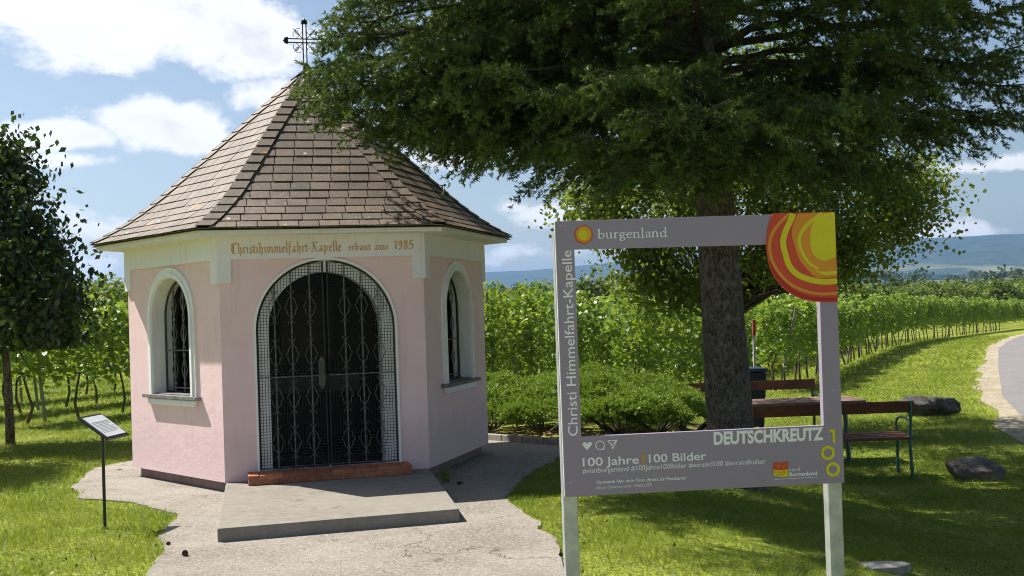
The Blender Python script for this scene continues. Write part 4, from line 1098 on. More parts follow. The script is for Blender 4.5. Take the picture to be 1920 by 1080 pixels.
for (z0_, a, L0, *tip) in limb_list:
    p0 = trunk_at(z0_); dh = np.array([math.cos(a), math.sin(a), 0])
    rise = rg.uniform(0.10, 0.30); sag = rg.uniform(0.12, 0.26); bend = rg.uniform(-.25, .25)
    sidev = np.array([-dh[1], dh[0], 0])
    N = 12
    pts = []
    for i in range(N + 1):
        q = i / N
        pts.append(p0 + dh * L0 * q + sidev * bend * L0 * q * q * .5 + np.array([0, 0, L0 * (rise * q - sag * 1.9 * q * q + sag * 1.05 * q ** 4)]) + rg.normal(0, .018, 3))
    if tip:                                                # bring the bough's end to its place
        dv_ = tip[0] - pts[-1]
        pts = [p + dv_ * (i / N) ** 1.5 for i, p in enumerate(pts)]
    r0_ = 0.012 + 0.0095 * L0
    limbs.append((pts, [max(0.006, r0_ * (1 - i / N) ** .8) for i in range(N + 1)]))
    dens_ = 1.7 if z0_ < 5.2 else 1.0
    ns = int(L0 * 12 * dens_)
    for s_ in range(ns):
        q = 0.12 + 0.88 * ((s_ + rg.uniform(0, 1)) / ns) ** .8
        fi = q * N; i = min(int(fi), N - 1); p = pts[i] + (pts[i + 1] - pts[i]) * (fi - i)
        ld = pts[min(i + 1, N)] - pts[max(i - 1, 0)]; ld /= np.linalg.norm(ld)
        side = 1 if s_ % 2 else -1
        sl_ = (0.20 + 0.60 * math.sin(PI * min(1, q * .97))) * rg.uniform(.6, 1.1) * (1 if q > .3 else .75)
        sv = np.array([-ld[1], ld[0], 0]) * side
        if z0_ > 3.75 and mnoise.noise(Vector(p * 1.5)) < -.33: continue
        bd = ld * rg.uniform(.35, .8) + sv * rg.uniform(.6, 1) + np.array([0, 0, rg.uniform(-.5, .2)])
        bd /= np.linalg.norm(bd)
        nt = max(3, int(sl_ / 0.036))
        e = p + bd * sl_ + np.array([0, 0, -.28 * sl_ * sl_])
        if rg.random() < .6 and z0_ < 5.4: twig.tube([p, (p + e) / 2 + np.array([0, 0, .03]), e], [.006, .0045, .002], 3, False)
        for k in range(nt):
            qq = (k + rg.uniform(0, 1)) / nt
            bp = p + bd * sl_ * qq + np.array([0, 0, -.28 * sl_ * sl_ * qq * qq])
            dd = bd * .85 + rg.normal(0, .42, 3) + np.array([0, 0, -.10]); dd /= np.linalg.norm(dd)
            sb.append(bp); sd_.append(dd); sup.append(z0_ > 5.2); slen.append(rg.uniform(.07, .15) * (1 if dens_ > 1 else 1.5))
for pts, rd in limbs:
    q = MB(); q.tube(pts, rd, 6); q.build('limb', 'twig_bark', con, smooth=True)
o = twig.build('twigs', 'twig_bark', con); o['kind'] = 'stuff'
sb = np.array(sb); sd_ = np.array(sd_); slen = np.array(slen)
sup = np.array(sup)
V, F = needles(sb[~sup], sd_[~sup], slen[~sup] * .75, 15, 0.039, 0.0125, rg, 0.8, 0.6)
V2, F2 = needles(sb[sup], sd_[sup], slen[sup], 8, 0.10, 0.040, rg, 0.85, 0.55)  # unseen upper needles, made oversized to thicken the shade on the lawn
o = mobj('crown', np.vstack([V, V2]), np.vstack([F, F2 + len(V)]), 'needle', con); o['kind'] = 'stuff'
print('shoots', len(sb), (~sup).sum(), len(limb_list))

# ------------------------------------------------------------------ broadleaf trees
def limb_tree(name, label, base, th, tr, ctr, rad, nleaf, lsize, mat, rng, aspect=.8, droop=.2, nclump=60, clump_r=.5, group=None, extra=(), shell=.55):
    root = thing(name, label, 'tree', base, group=group)
    base = np.array(base, float); ctr = np.array(ctr, float); rad = np.array(rad, float)
    q = MB(); q.tube([base - [0, 0, .05], base + (ctr - base) * [.0, .3, 0] + [0, 0, th * .5], base + (ctr - base) * [.05, .8, 0] + [0, 0, th], ctr + [0, 0, rad[2] * .5]], [tr * 1.25, tr, tr * .85, tr * .25], 10)
    q.build('trunk', 'bark', root, smooth=True)
    d = rand_dirs(nclump, rng); rr_ = rng.uniform(shell, 1, (nclump, 1))
    cl = ctr + d * rr_ * rad
    if len(extra): cl = np.vstack([cl, np.array(extra, float)])
    fork = base + (ctr - base) * [.05, .8, 0] + [0, 0, th]
    q = MB()
    for c in cl[::2]:
        mid = (fork + c) / 2 + rng.normal(0, .12, 3) * rad.mean() * .4 + [0, 0, .1 * rad[2]]
        q.tube([fork + [0, 0, rng.uniform(0, rad[2] * .3)], mid, c], [tr * .3, tr * .16, tr * .04], 4, False)
    o = q.build('limbs', 'twig_bark', root); o['kind'] = 'stuff'
    idx = rng.integers(0, len(cl), nleaf)
    off = rng.normal(size=(nleaf, 3)); off *= (clump_r * rng.uniform(.55, 1.35, (len(cl), 1)))[idx] * np.array([1, 1, .8]) * .6
    C = cl[idx] + off
    C = C[C[:, 2] > base[2] + th * .78]; nleaf = len(C)
    V, F = leaves(C, lsize * rng.uniform(.65, 1.2, nleaf), rng, aspect, droop, .6)
    o = mobj('crown', V, F, mat, root); o['kind'] = 'stuff'
    return root
lb = W(1348, 700, 18.2); lb = on_ground(lb[0], lb[1])
ex = [W(x, y, D) for x, y, D in ((1110, 350, 17.5), (1130, 390, 17.3), (1165, 420, 17.4), (1190, 470, 17.2), (1210, 520, 17.3), (1240, 545, 17.4), (1150, 370, 18), (1100, 390, 18.3), (1260, 500, 17), (1280, 550, 17.2), (1230, 450, 17),
      (1735, 350, 18), (1715, 390, 18), (1690, 425, 17.8), (1660, 430, 18), (1705, 325, 18.5), (1640, 400, 17.6), (1670, 370, 17.6), (1600, 440, 17.4), (1580, 480, 17.4), (1590, 500, 17.6), (1590, 450, 17.3), (1650, 350, 17.4), (1620, 300, 17.5),
      (1480, 440, 17), (1430, 490, 17.2), (1430, 440, 17), (1500, 460, 17.3), (1290, 400, 16.8), (1250, 350, 16.8), (1460, 400, 16.9), (1520, 350, 16.9), (1570, 400, 17), (1330, 350, 17), (1410, 340, 17))]
limb_tree('linden_tree', 'broad leafy deciduous tree behind the conifer trunk and the benches', lb, 1.6, 0.15, W(1395, 260, 18.3), (2.3, 2.1, 1.7), 38000, 0.085, 'linden_leaf', np.random.default_rng(3), .8, .35, 60, .50, extra=ex + ex + ex)
gb = G(20, 835)
gx = [W(x, y, D) for x, y, D in ((0, 290, 15), (-8, 310, 15), (15, 330, 15), (-10, 300, 15), (60, 450, 14.7), (85, 490, 14.8), (100, 540, 15), (105, 590, 15), (90, 640, 15), (85, 600, 14.5), (45, 430, 14.6), (30, 400, 15), (0, 370, 14.5), (20, 700, 14.6), (55, 690, 14.6), (80, 670, 14.8), (10, 720, 14.5), (20, 650, 14.2), (60, 560, 14), (55, 640, 14.1), (85, 520, 14.2), (30, 720, 14.4), (70, 715, 14.7), (100, 690, 14.9), (110, 650, 15), (0, 690, 14.2), (40, 600, 13.9), (20, 480, 14.1), (115, 560, 15.1), (70, 470, 15), (40, 350, 15))]
limb_tree('globe_tree', 'dense dark round-headed tree with drooping leaves left of the chapel', gb, 1.7, 0.052, W(-45, 545, 15), (.74, .74, .92), 21000, 0.108, 'globe_leaf', np.random.default_rng(8), .62, .9, 46, .40, extra=gx + gx, shell=.3)

limb_tree('globe_tree', 'round-headed tree whose shadow falls across the lawn behind the info stand', on_ground(-7.9, 12.6), 1.7, 0.06, (-7.9, 12.6, 2.9), (1.0, 1.0, 1.0), 9000, 0.15, 'globe_leaf', np.random.default_rng(9), .62, .9, 60, .42, shell=.3)

# ------------------------------------------------------------------ juniper bank
rj = np.random.default_rng(31)
for i, (x, y, r, h) in enumerate(((-0.35, 15.0, .95, .72), (0.35, 14.2, .85, .66), (0.9, 15.4, 1.05, .85), (1.35, 14.15, .8, .62), (1.95, 15.1, 1.0, .8), (2.55, 15.9, .9, .78), (0.1, 16.6, 1.1, .95), (1.3, 16.8, 1.15, .95), (2.35, 17.1, 1.0, .9), (-0.8, 16.3, .9, .9))):
    b = on_ground(x, y)
    jr = thing('juniper_shrub', 'low spreading green juniper in the bed between chapel and benches', 'shrub', b, group='junipers in the mulched bed')
    N = 1250; nc = 11
    ca = rj.uniform(0, 2 * PI, nc); cq = np.sqrt(rj.uniform(0, 1, nc)) * .78; ch = h * np.sqrt(1 - cq ** 2) * rj.uniform(.55, .95, nc)
    cc_ = np.stack([np.cos(ca) * cq * r, np.sin(ca) * cq * r, ch * .72], 1); cr_ = rj.uniform(.19, .31, nc)
    ci = rj.integers(0, nc, N); d = rand_dirs(N, rj); d[:, 2] = np.abs(d[:, 2]) * .9 - .18
    base = b + cc_[ci] + d * (cr_[ci] * rj.uniform(.6, 1.0, N))[:, None] * [1, 1, .62]
    outv = cc_[ci] * [1, 1, 0] + 1e-6; outv /= np.linalg.norm(outv, axis=1)[:, None]
    dr = d * .75 + outv * .45 + rj.normal(0, .2, (N, 3)) + np.array([0, 0, .30]); dr /= np.linalg.norm(dr, axis=1)[:, None]
    # feathery side sprays on each branchlet
    B_, D_, L_ = [], [], []
    ln = rj.uniform(.05, .13, N)
    for k in range(5):
        s = rj.uniform(.1, 1, N); nd = dr + rj.normal(0, .42, (N, 3)); nd /= np.linalg.norm(nd, axis=1)[:, None]
        B_.append(base + dr * (ln * s)[:, None]); D_.append(nd); L_.append(rj.uniform(.04, .08, N))
    V, F = needles(np.vstack(B_), np.vstack(D_), np.hstack(L_), 6, .040, .0145, rj, .55, .85)
    o = mobj('foliage', V, F, 'juniper', jr); o['kind'] = 'stuff'
    q = MB()
    for k in range(7):
        a_ = rj.uniform(0, 2 * PI); e = b + np.array([math.cos(a_) * r * .7, math.sin(a_) * r * .7, h * .55])
        q.tube([b - [0, 0, .03], (b + e) / 2 + [0, 0, -.05], e], [.02, .014, .005], 5, False)
    q.build('stems', 'twig_bark', jr)
# bed edging stones and loose bark
e0, e1 = np.array([-0.42, 13.72]), np.array([0.58, 12.80])
eg = thing('bed_edging', 'row of low grey edging stones along the juniper bed', 'edging', on_ground(*e0))
for i in range(4):
    p = e0 + (e1 - e0) * (i + .5) / 4; dvv = (e1 - e0) / np.linalg.norm(e1 - e0)
    q = MB(); q.box((p[0], p[1], 0.035), (np.linalg.norm(e1 - e0) / 4 - .012, .07, .11), ((dvv[0], dvv[1], 0), (-dvv[1], dvv[0], 0), (0, 0, 1))); q.build('edging_stone', 'kerb', eg, bevel=.01)
mb = MB()
for i in range(900):
    x, y = rj.uniform(-.6, 2.9), rj.uniform(12.9, 15.2)
    if not inpoly(np.array([x]), np.array([y]), BED)[0]: continue
    a_ = rj.uniform(0, PI); tl_ = rj.uniform(-.4, .4)
    mb.box((x, y, float(terrain(x, y)) + .035), (rj.uniform(.03, .09), rj.uniform(.015, .035), .006), ((math.cos(a_) * math.cos(tl_), math.sin(a_) * math.cos(tl_), math.sin(tl_)), (-math.sin(a_), math.cos(a_), 0), (-math.cos(a_) * math.sin(tl_), -math.sin(a_) * math.sin(tl_), math.cos(tl_))))
tag(mb.build('bark_mulch', 'bark_chip'), 'loose brown bark chips in the juniper bed', 'mulch', kind='stuff')

# ------------------------------------------------------------------ benches, table
def bench(label, loc, rz, L=2.0):
    r = thing('park_bench', label, 'bench', loc, rz, 'benches at the table under the tree')
    for sx_ in (-1, 1):
        x = sx_ * (L / 2 - .04)
        q = MB()
        q.tube([(x, -.20, -.03), (x, -.21, .18), (x, -.19, .34), (x, -.20, .43)], [.022, .018, .018, .02], 6)          # front leg
        q.build('leg', 'bench_iron', r, local=True)
        q = MB(); q.tube([(x, .24, -.03), (x, .215, .2), (x, .20, .42), (x, .245, .66), (x, .275, .87)], [.022, .018, .02, .018, .015], 6)
        q.build('leg', 'bench_iron', r, local=True)
        q = MB(); q.tube([(x, -.22, .425), (x, .21, .40)], .017, 6); q.build('seat_bearer', 'bench_iron', r, local=True)
        q = MB(); q.tube([(x, .235, .62), (x, .08, .655), (x, -.10, .65), (x, -.19, .61), (x, -.215, .55), (x, -.20, .43)], .015, 6); q.build('armrest', 'bench_iron', r, local=True)
    for i, y in enumerate((-.17, -.055, .06, .165)):
        q = MB(); q.box((0, y, .448 - i * .006), (L, .10, .032)); q.build('seat_slat', 'bench_wood', r, local=True, bevel=.006)
    for z_, y_, hgt in ((.80, .248, .135),):
        q = MB(); q.box((0, y_, z_), (L, .03, hgt), ((1, 0, 0), (0, math.cos(.16), -math.sin(.16)), (0, math.sin(.16), math.cos(.16)))); q.build('back_slat', 'bench_wood', r, local=True, bevel=.006)
    return r
def px_on(px, D):
    p = W(px, 800, D); return on_ground(p[0], p[1])
nb_r = W(1690, 890, 13.05)
bench('dark brown park bench seen from its back in front of the picnic table', on_ground(nb_r[0] - .98, nb_r[1] - .18 - .02), PI + 0.02)
fb_l = W(1279, 840, 15.5)
bench('reddish brown park bench facing the picnic table from the juniper side', on_ground(fb_l[0] + .99, fb_l[1]), 0.0)
tc = W(1487, 800, 14.25)
tl = thing('picnic_table', 'long wooden plank table between the two park benches', 'table', on_ground(tc[0], tc[1]), 0.02)
for i in range(5):
    q = MB(); q.box((0, -.30 + .15 * i, .735), (1.70, .142, .045)); q.build('table_plank', 'table_wood', tl, local=True, bevel=.005)
for sx_ in (-1, 1):
    for sy_ in (-1, 1):
        q = MB(); q.tube([(sx_ * .62, sy_ * .30, -.03), (sx_ * .62, sy_ * .20, .70)], .028, 6); q.build('leg', 'bench_iron', tl, local=True)
    q = MB(); q.box((sx_ * .62, 0, .69), (.06, .66, .04)); q.build('cross_bearer', 'table_wood', tl, local=True)

# ------------------------------------------------------------------ boulders, bin, marker, cones
def boulder(label, base, sx_, sy_, sz_, mat, seed, rz):
    bm = bmesh.new(); bmesh.ops.create_icosphere(bm, subdivisions=5, radius=1)
    rk = random.Random(int(seed * 10))                     # broken faces: the stone is cut by random planes
    pl = [(Vector((rk.gauss(0, 1), rk.gauss(0, 1), rk.gauss(0, .8))).normalized(), rk.uniform(.78, 1.02)) for _ in range(17)] + [(Vector((.05, -.08, 1)).normalized(), .86)]
    for v in bm.verts:
        d = v.co.normalized()
        r_ = min([1.22] + [h_ / max(d.dot(n_), .05) for n_, h_ in pl])
        c = d * r_ * (1 + .05 * mnoise.noise(d * 3.5 + Vector((seed, 0, 0))) + .03 * mnoise.noise(d * 11 + Vector((0, 0, seed))))
        v.co = (c.x * sx_, c.y * sy_, c.z * sz_ + sz_ * .55)
    me = bpy.data.meshes.new('boulder'); bm.to_mesh(me); bm.free()
    for p in me.polygons: p.use_smooth = True
    me.materials.append(MATS[mat])
    o = link(bpy.data.objects.new('boulder', me)); o.location = base; o.rotation_euler = (0, .04, rz)
    return tag(o, label, 'boulder')
p = GT(1741, 778); boulder('long dark flat-topped boulder on the sunny lawn by the lane', p, .47, .30, .235, 'rock_dark', 3.1, .15)
p = GT(1829, 897); boulder('grey rounded boulder lying in the shade on the lawn', p, .285, .23, .17, 'rock_grey', 8.4, -.2)

pb = W(1407, 800, 18.0); pb = on_ground(pb[0], pb[1])
bn = thing('wheelie_bin', 'dark wheeled refuse bin with blue-grey lid behind the conifer trunk', 'bin', pb)
q = MB()
q.add([(pb + np.array([x * w_, y * d_, z_])) for (w_, d_, z_) in ((.19, .20, .06), (.245, .265, .95)) for x, y in ((-1, -1), (1, -1), (1, 1), (-1, 1))], [(3, 2, 1, 0), (4, 5, 6, 7)] + [(k, (k + 1) % 4, 4 + (k + 1) % 4, 4 + k) for k in range(4)])
q.build('bin_body', 'bin_plastic', bn, bevel=.02)
q = MB(); q.box(pb + [0, 0, .985], (.53, .58, .055)); q.box(pb + [0, .30, .96], (.44, .05, .05)); q.build('lid', 'bin_lid', bn, bevel=.02)
for s in (-1, 1):
    q = MB(); q.tube([pb + [s * .20, .20, .10], pb + [s * .25, .20, .10]], .10, 16); q.build('wheel', 'bin_plastic', bn)
pm_ = W(1412, 640, 19.3); pm_ = on_ground(pm_[0], pm_[1])
mk = thing('marker_post', 'thin red and white marker post rising behind the bin', 'post', pm_)
zt1 = W(1417, 600, 19.3)[2]; zt2 = W(1414, 629, 19.3)[2]
q = MB(); q.tube([pm_ - [0, 0, .05], (pm_[0] + .02, pm_[1], zt2)], .030, 8); q.build('white_pole', 'marker_white', mk)
q = MB(); q.tube([(pm_[0] + .02, pm_[1], zt2), (pm_[0] + .03, pm_[1], zt1)], .034, 8); q.build('red_band', 'marker_red', mk)
cone_pts = {(347, 1042): 'brown cone on the paving beside the slab edge', (316, 1022): 'tiny brown cone on the paving near the lawn edge', (1052, 1043): 'brown cone on the paving against the sign post', (862, 909): 'dark cone on the shaded paving right of the slab'}
for (cxp, cyp), lab in cone_pts.items():
    b = G(cxp, cyp, .014); mb = MB(); a_ = random.uniform(0, PI); dv_ = np.array([math.cos(a_), math.sin(a_), 0]); s = .036 if cxp in (347, 862) else .024
    for i in range(7):
        q_ = i / 6; rr_ = s * .55 * math.sin(PI * (.12 + .8 * q_))
        mb.tube([b + dv_ * s * 1.7 * (q_ - .5) + [0, 0, s * .5], b + dv_ * s * 1.7 * (q_ - .5 + .10) + [0, 0, s * .5]], [rr_ * 1.12, rr_ * .6], 9)
    tag(mb.build('pine_cone', 'cone_brown'), lab, 'cone')
fs = GT(1655, 1068)
mb = MB(); mb.prism([(fs[0] + .16 * math.cos(a) * (1 + .25 * math.sin(3 * a + 1)), fs[1] + .13 * math.sin(a) * (1 + .2 * math.cos(2 * a))) for a in np.linspace(0, 2 * PI, 13)[:-1]], [], lambda x, y, z: (x, y, fs[2] + z), -.02, .035)
tag(mb.build('flat_stone', 'kerb', bevel=.01), 'flat pale stone set in bare soil by the right sign post', 'stone')

# ------------------------------------------------------------------ vineyard
RP = np.array([(6.2, 26.0), (10.5, 35.0), (15.0, 45.0), (19.8, 54.0), (28.7, 69.0), (35.9, 80.0), (62.0, 118.0), (110.0, 185.0)])
RL = np.concatenate([[0], np.cumsum(np.hypot(*np.diff(RP, axis=0).T))])
def row_at(sv, off):
    """point and direction at arc length sv on the row line, shifted off metres to the field side"""
    sv = np.atleast_1d(np.asarray(sv, float)); i = np.clip(np.searchsorted(RL, sv, side='right') - 1, 0, len(RL) - 2)
    d = (RP[i + 1] - RP[i]) / (RL[i + 1] - RL[i])[:, None]
    p = RP[i] + d * (sv - RL[i])[:, None]
    q0 = np.clip((sv - RL[i]) / (RL[i + 1] - RL[i]), 0, 1)[:, None]
    dn_ = np.where((i + 2 < len(RP))[:, None], (RP[np.minimum(i + 2, len(RP) - 1)] - RP[i + 1]), d); dn_ = dn_ / np.linalg.norm(dn_, axis=1)[:, None]
    ds = d * (1 - q0) + dn_ * q0; ds /= np.linalg.norm(ds, axis=1)[:, None]
    return p + np.stack([-ds[:, 1], ds[:, 0]], 1) * np.atleast_1d(off)[:, None], ds
rv = np.random.default_rng(77)
def vine_meshes(nvar=6, zlo=.66):
    out = []
    for v in range(nvar):
        n = 680
        u = rv.uniform(-.60, .60, n); zc_ = rv.beta(1.7 if zlo > .5 else 1.2, 1.25, n) * (2.11 - zlo) + zlo; wv = .26 + .08 * np.sin(zc_ * 3 + v)
        sh = np.where(rv.random(n) < .7, np.sign(rv.normal(size=n)) * rv.uniform(.7, 1.15, n), rv.uniform(-1, 1, n))
        C = np.stack([u + rv.normal(0, .03, n), sh * wv, zc_ + rv.normal(0, .05, n)], 1)
        # loose shoots above and hanging below
        m_ = 45; k = rv.integers(0, 5, m_); sx_ = rv.uniform(-.5, .5, 5)
        C2_ = np.stack([sx_[k] + rv.normal(0, .05, m_), rv.normal(0, .1, m_), 2.05 + rv.uniform(0, .28, m_)], 1)
        V1, F1 = leaves(np.vstack([C, C2_]), .135 * rv.uniform(.65, 1.2, n + m_), rv, .95, .35, .8)
        fol = raw_mesh('foliage', V1, F1); fol.materials.append(MATS['vine_leaf'])
        tm = MB(); k1, k2 = rv.normal(0, .07), rv.normal(0, .07)
        tm.tube([(0, 0, -.05), (k1, k2 * .5, .3), (k1 * .3, k2, .62), (k2 * .5, k1 * .4, .95)], [.030, .024, .022, .018], 6)
        tm.tube([(k2 * .5, k1 * .4, .92), (.3, 0, 1.02), (.58, 0, 1.0)], [.015, .011, .008], 5)
        tm.tube([(k2 * .5, k1 * .4, .92), (-.3, 0, 1.0), (-.58, 0, 1.02)], [.015, .011, .008], 5)
        me = raw_mesh('trunk', np.array(tm.V), tm.F, True); me.materials.append(MATS['vine_wood'])
        out.append((fol, me))
    return out
VM = vine_meshes()
VMLOW = vine_meshes(4, .22)
pst = MB(); pst.tube([(0, 0, -.1), (0, 0, 2.05)], .028, 6); POSTM = raw_mesh('vineyard_post', np.array(pst.V), pst.F); POSTM.materials.append(MATS['post_wood'])
ROWS = [(0, 92), (1, 26), (2, 26), (3, 26), (4, 24), (5, 20), (6, 16)]
row_lab = {0: 'grapevine in the long row edging the lawn and lane', 1: 'grapevine in the second row in from the lawn behind the junipers'}
fr_c, fr_s = [], []
for ri, nv in ROWS:
    lab = row_lab.get(ri, 'grapevine in the rows behind the chapel and the round-headed tree')
    for i in range(nv):
        sv = -3.3 * ri + 1.02 * i + rv.uniform(-.12, .12)
        pp, dd_ = row_at(sv, 2.39 * ri + rv.normal(0, .05)); p = pp[0]; rdir = dd_[0]; ra = math.atan2(rdir[0], rdir[1])
        b = on_ground(*p)
        vt = thing('grapevine', lab, 'vine', b, PI / 2 - ra + (PI if rv.random() < .5 else 0) + rv.normal(0, .05), ('vines of the row along the lane', 'vines of the second row')[ri] if ri < 2 else 'vines of the rows behind the chapel')
        hs = rv.uniform(.86, 1.04) * (.97 if ri else 0.98); vt.scale = (1, rv.uniform(.9, 1.15), hs)
        pool = VMLOW if ri in (1, 2) and i < 20 else VM
        f_, t_ = pool[rv.integers(0, len(pool))]
        link(bpy.data.objects.new('foliage', f_), vt)['kind'] = 'stuff'
        if i < 60: link(bpy.data.objects.new('trunk', t_), vt)
        if i % 5 == 0 and i < 60:
            o = link(bpy.data.objects.new('vineyard_post', POSTM)); pb_ = b[:2] + rdir * .4
            o.location = on_ground(*pb_); o.rotation_euler = (rv.normal(0, .05) + (.16 if i == 0 else 0), rv.normal(0, .05) + (.1 if i == 0 else 0), 0)
            if i == 0: tag(o, 'weathered slanting stake at the head of a vine row', 'stake', 'stakes at the heads of the vine rows')
            else: tag(o, 'grey wooden stake standing among the vines', 'stake', 'stakes within the vine rows')
    # the row goes on beyond the vines one can pick out
    end = -3.3 * ri + 1.02 * nv; stop = 150 if ri else 190
    n = int((stop - end) * 26)
    pp, _ = row_at(rv.uniform(end, stop, n), 2.39 * ri + rv.normal(0, .30, n)); x, y = pp[:, 0], pp[:, 1]
    fr_c.append(np.stack([x, y, terrain(x, y) + rv.uniform(.8, 2.15, n)], 1))
for ri in range(7, 17):
    n = 100 * 22; pp, _ = row_at(-14 + rv.uniform(0, 100, n), 2.39 * ri + rv.normal(0, .30, n)); x, y = pp[:, 0], pp[:, 1]
    fr_c.append(np.stack([x, y, terrain(x, y) + rv.uniform(.8, 2.15, n)], 1))
C = np.vstack(fr_c)
V, F = leaves(C, .30 * rv.uniform(.7, 1.3, len(C)), rv, .95, .3, .8)
tag(mobj('far_vineyard', V, F, 'vine_leaf'), 'leafy vine rows running on across the plain', 'vineyard', kind='stuff')

# ------------------------------------------------------------------ trees far off
rt = np.random.default_rng(5)
def far_tree_mesh(w_, h, n, ls, rng):
    k = 26; d = rand_dirs(k, rng); cl = d * rng.uniform(.35, .9, (k, 1)) * np.array([w_ / 2, w_ / 2, h * .42]) + np.array([0, 0, h * .56])
    idx = rng.integers(0, k, n); C = cl[idx] + rng.normal(size=(n, 3)) * np.array([w_ * .11, w_ * .11, h * .09])
    C = C[C[:, 2] > .3]
    V, F = leaves(C, ls * rng.uniform(.6, 1.3, len(C)), rng, .9, .1, 1.0)
    tm = MB(); tm.tube([(0, 0, -.3), (0, 0, h * .35), (.1, 0, h * .7)], [w_ * .035, w_ * .028, w_ * .01], 6)
    return raw_mesh('crown', V, F), raw_mesh('trunk', np.array(tm.V), tm.F)
FT = []
for w_, h, mt in ((7, 6.5, 'far_leaf'), (6, 7.5, 'far_leaf_dark'), (8, 6, 'far_leaf'), (5, 5.5, 'far_leaf'), (9, 8, 'far_leaf_dark'), (4.2, 2.4, 'far_leaf_yellow'), (3.8, 2.6, 'far_leaf')):
    a, b = far_tree_mesh(w_, h, 1500, .50 if h > 3 else .30, rt); a.materials.append(MATS[mt]); b.materials.append(MATS['twig_bark']); FT.append((a, b, h))
def far_tree(px, pytop, D, kind, label, group, name='field_tree', cat='tree'):
    p = W(px, pytop, D); b = on_ground(p[0], p[1]); h = p[2] - b[2]
    a, t_, h0 = FT[kind]; s = max(.35, h / h0)
    r = thing(name, label, cat, b, rt.uniform(0, 6), group); r.scale = (s * rt.uniform(.95, 1.25), s * rt.uniform(.95, 1.25), s)
    link(bpy.data.objects.new('crown', a), r)['kind'] = 'stuff'; link(bpy.data.objects.new('trunk', t_), r)
lab_r = {0: 'light green bushy tree in the belt beyond the vineyard', 1: 'dark green taller tree in the belt beyond the vineyard', 2: 'light green bushy tree in the belt beyond the vineyard', 3: 'light green bushy tree in the belt beyond the vineyard', 4: 'broad dark tree in the belt beyond the vineyard'}
belt = []
for i, (px, py, k) in enumerate(((1600, 530, 0), (1628, 538, 3), (1650, 533, 2), (1688, 520, 1), (1706, 540, 3), (1735, 536, 0), (1752, 528, 3), (1775, 534, 2), (1795, 527, 0), (1812, 538, 3), (1835, 528, 0), (1858, 534, 1), (1878, 524, 3), (1890, 531, 2), (1915, 522, 0), (1940, 520, 2), (1975, 522, 0), (2010, 520, 4), (1565, 530, 2), (1530, 534, 0), (1500, 530, 2), (1665, 540, 3), (1720, 530, 2))):
    far_tree(px, py, 175 + 12 * (i % 4), k, lab_r[k], 'trees in the belt beyond the vineyard')
lab_c = {0: 'light green tree in the clump over the vines behind the sign', 1: 'dark tree in the clump over the vines behind the sign', 2: 'light green tree in the clump over the vines behind the sign', 3: 'light green tree in the clump over the vines behind the sign', 4: 'broad dark tree in the clump over the vines behind the sign'}
for i, (px, py, k) in enumerate(((1100, 518, 4), (1085, 524, 1), (1130, 516, 2), (1160, 520, 0), (1190, 514, 2), (1060, 530, 0), (1215, 520, 0), (1245, 516, 4), (1290, 520, 2), (1035, 532, 2), (1010, 535, 0), (985, 533, 1), (1330, 520, 0), (1410, 522, 2), (1450, 526, 0))):
    far_tree(px, py, 120 + 9 * (i % 4), k, lab_c[k], 'clump of trees over the vines')
for i, (px, py, k) in enumerate(((922, 540, 0), (945, 538, 2), (962, 540, 0))):
    far_tree(px, py, 95 + 5 * i, 5, 'yellow-green bush rising over the vines right of the chapel', 'yellowish bushes over the vines', 'field_bush', 'bush')
for i, (px, py, k) in enumerate(((205, 527, 0), (228, 530, 2), (185, 534, 1), (160, 530, 0), (246, 526, 2))):
    far_tree(px, py, 70 + 6 * i, k, 'pale green tree over the vines left of the chapel', 'trees beyond the vines left of the chapel')
# woods and hedges on the plain, too far to tell trees apart
Cs, Sz = [], []
for band_y, n_t, hh in ((420, 70, 7), (760, 120, 10), (1250, 170, 13), (1900, 240, 16), (2700, 300, 20)):
    xs = rt.uniform(-.62 * band_y, .66 * band_y, n_t); ys = band_y * (1 + rt.normal(0, .05, n_t)) + 40 * np.sin(xs * .01)
    keep = (np.sin(xs * 7.0 / band_y * 3 + band_y) > -.35)
    for x, y in zip(xs[keep], ys[keep]):
        h = hh * rt.uniform(.55, 1.2); k = 60
        d = rand_dirs(k, rt) * rt.uniform(.3, 1, (k, 1)) * np.array([h * .75, h * .75, h * .5]) + np.array([x, y, float(terrain(x, y)) + h * .5])
        Cs.append(d); Sz.append(np.full(k, h * .28))
V, F = leaves(np.vstack(Cs), np.hstack(Sz), rt, .9, 0, .8)
tag(mobj('far_woodland', V, F, 'far_leaf_dark'), 'hedges and woods scattered over the distant plain', 'woodland', kind='stuff')

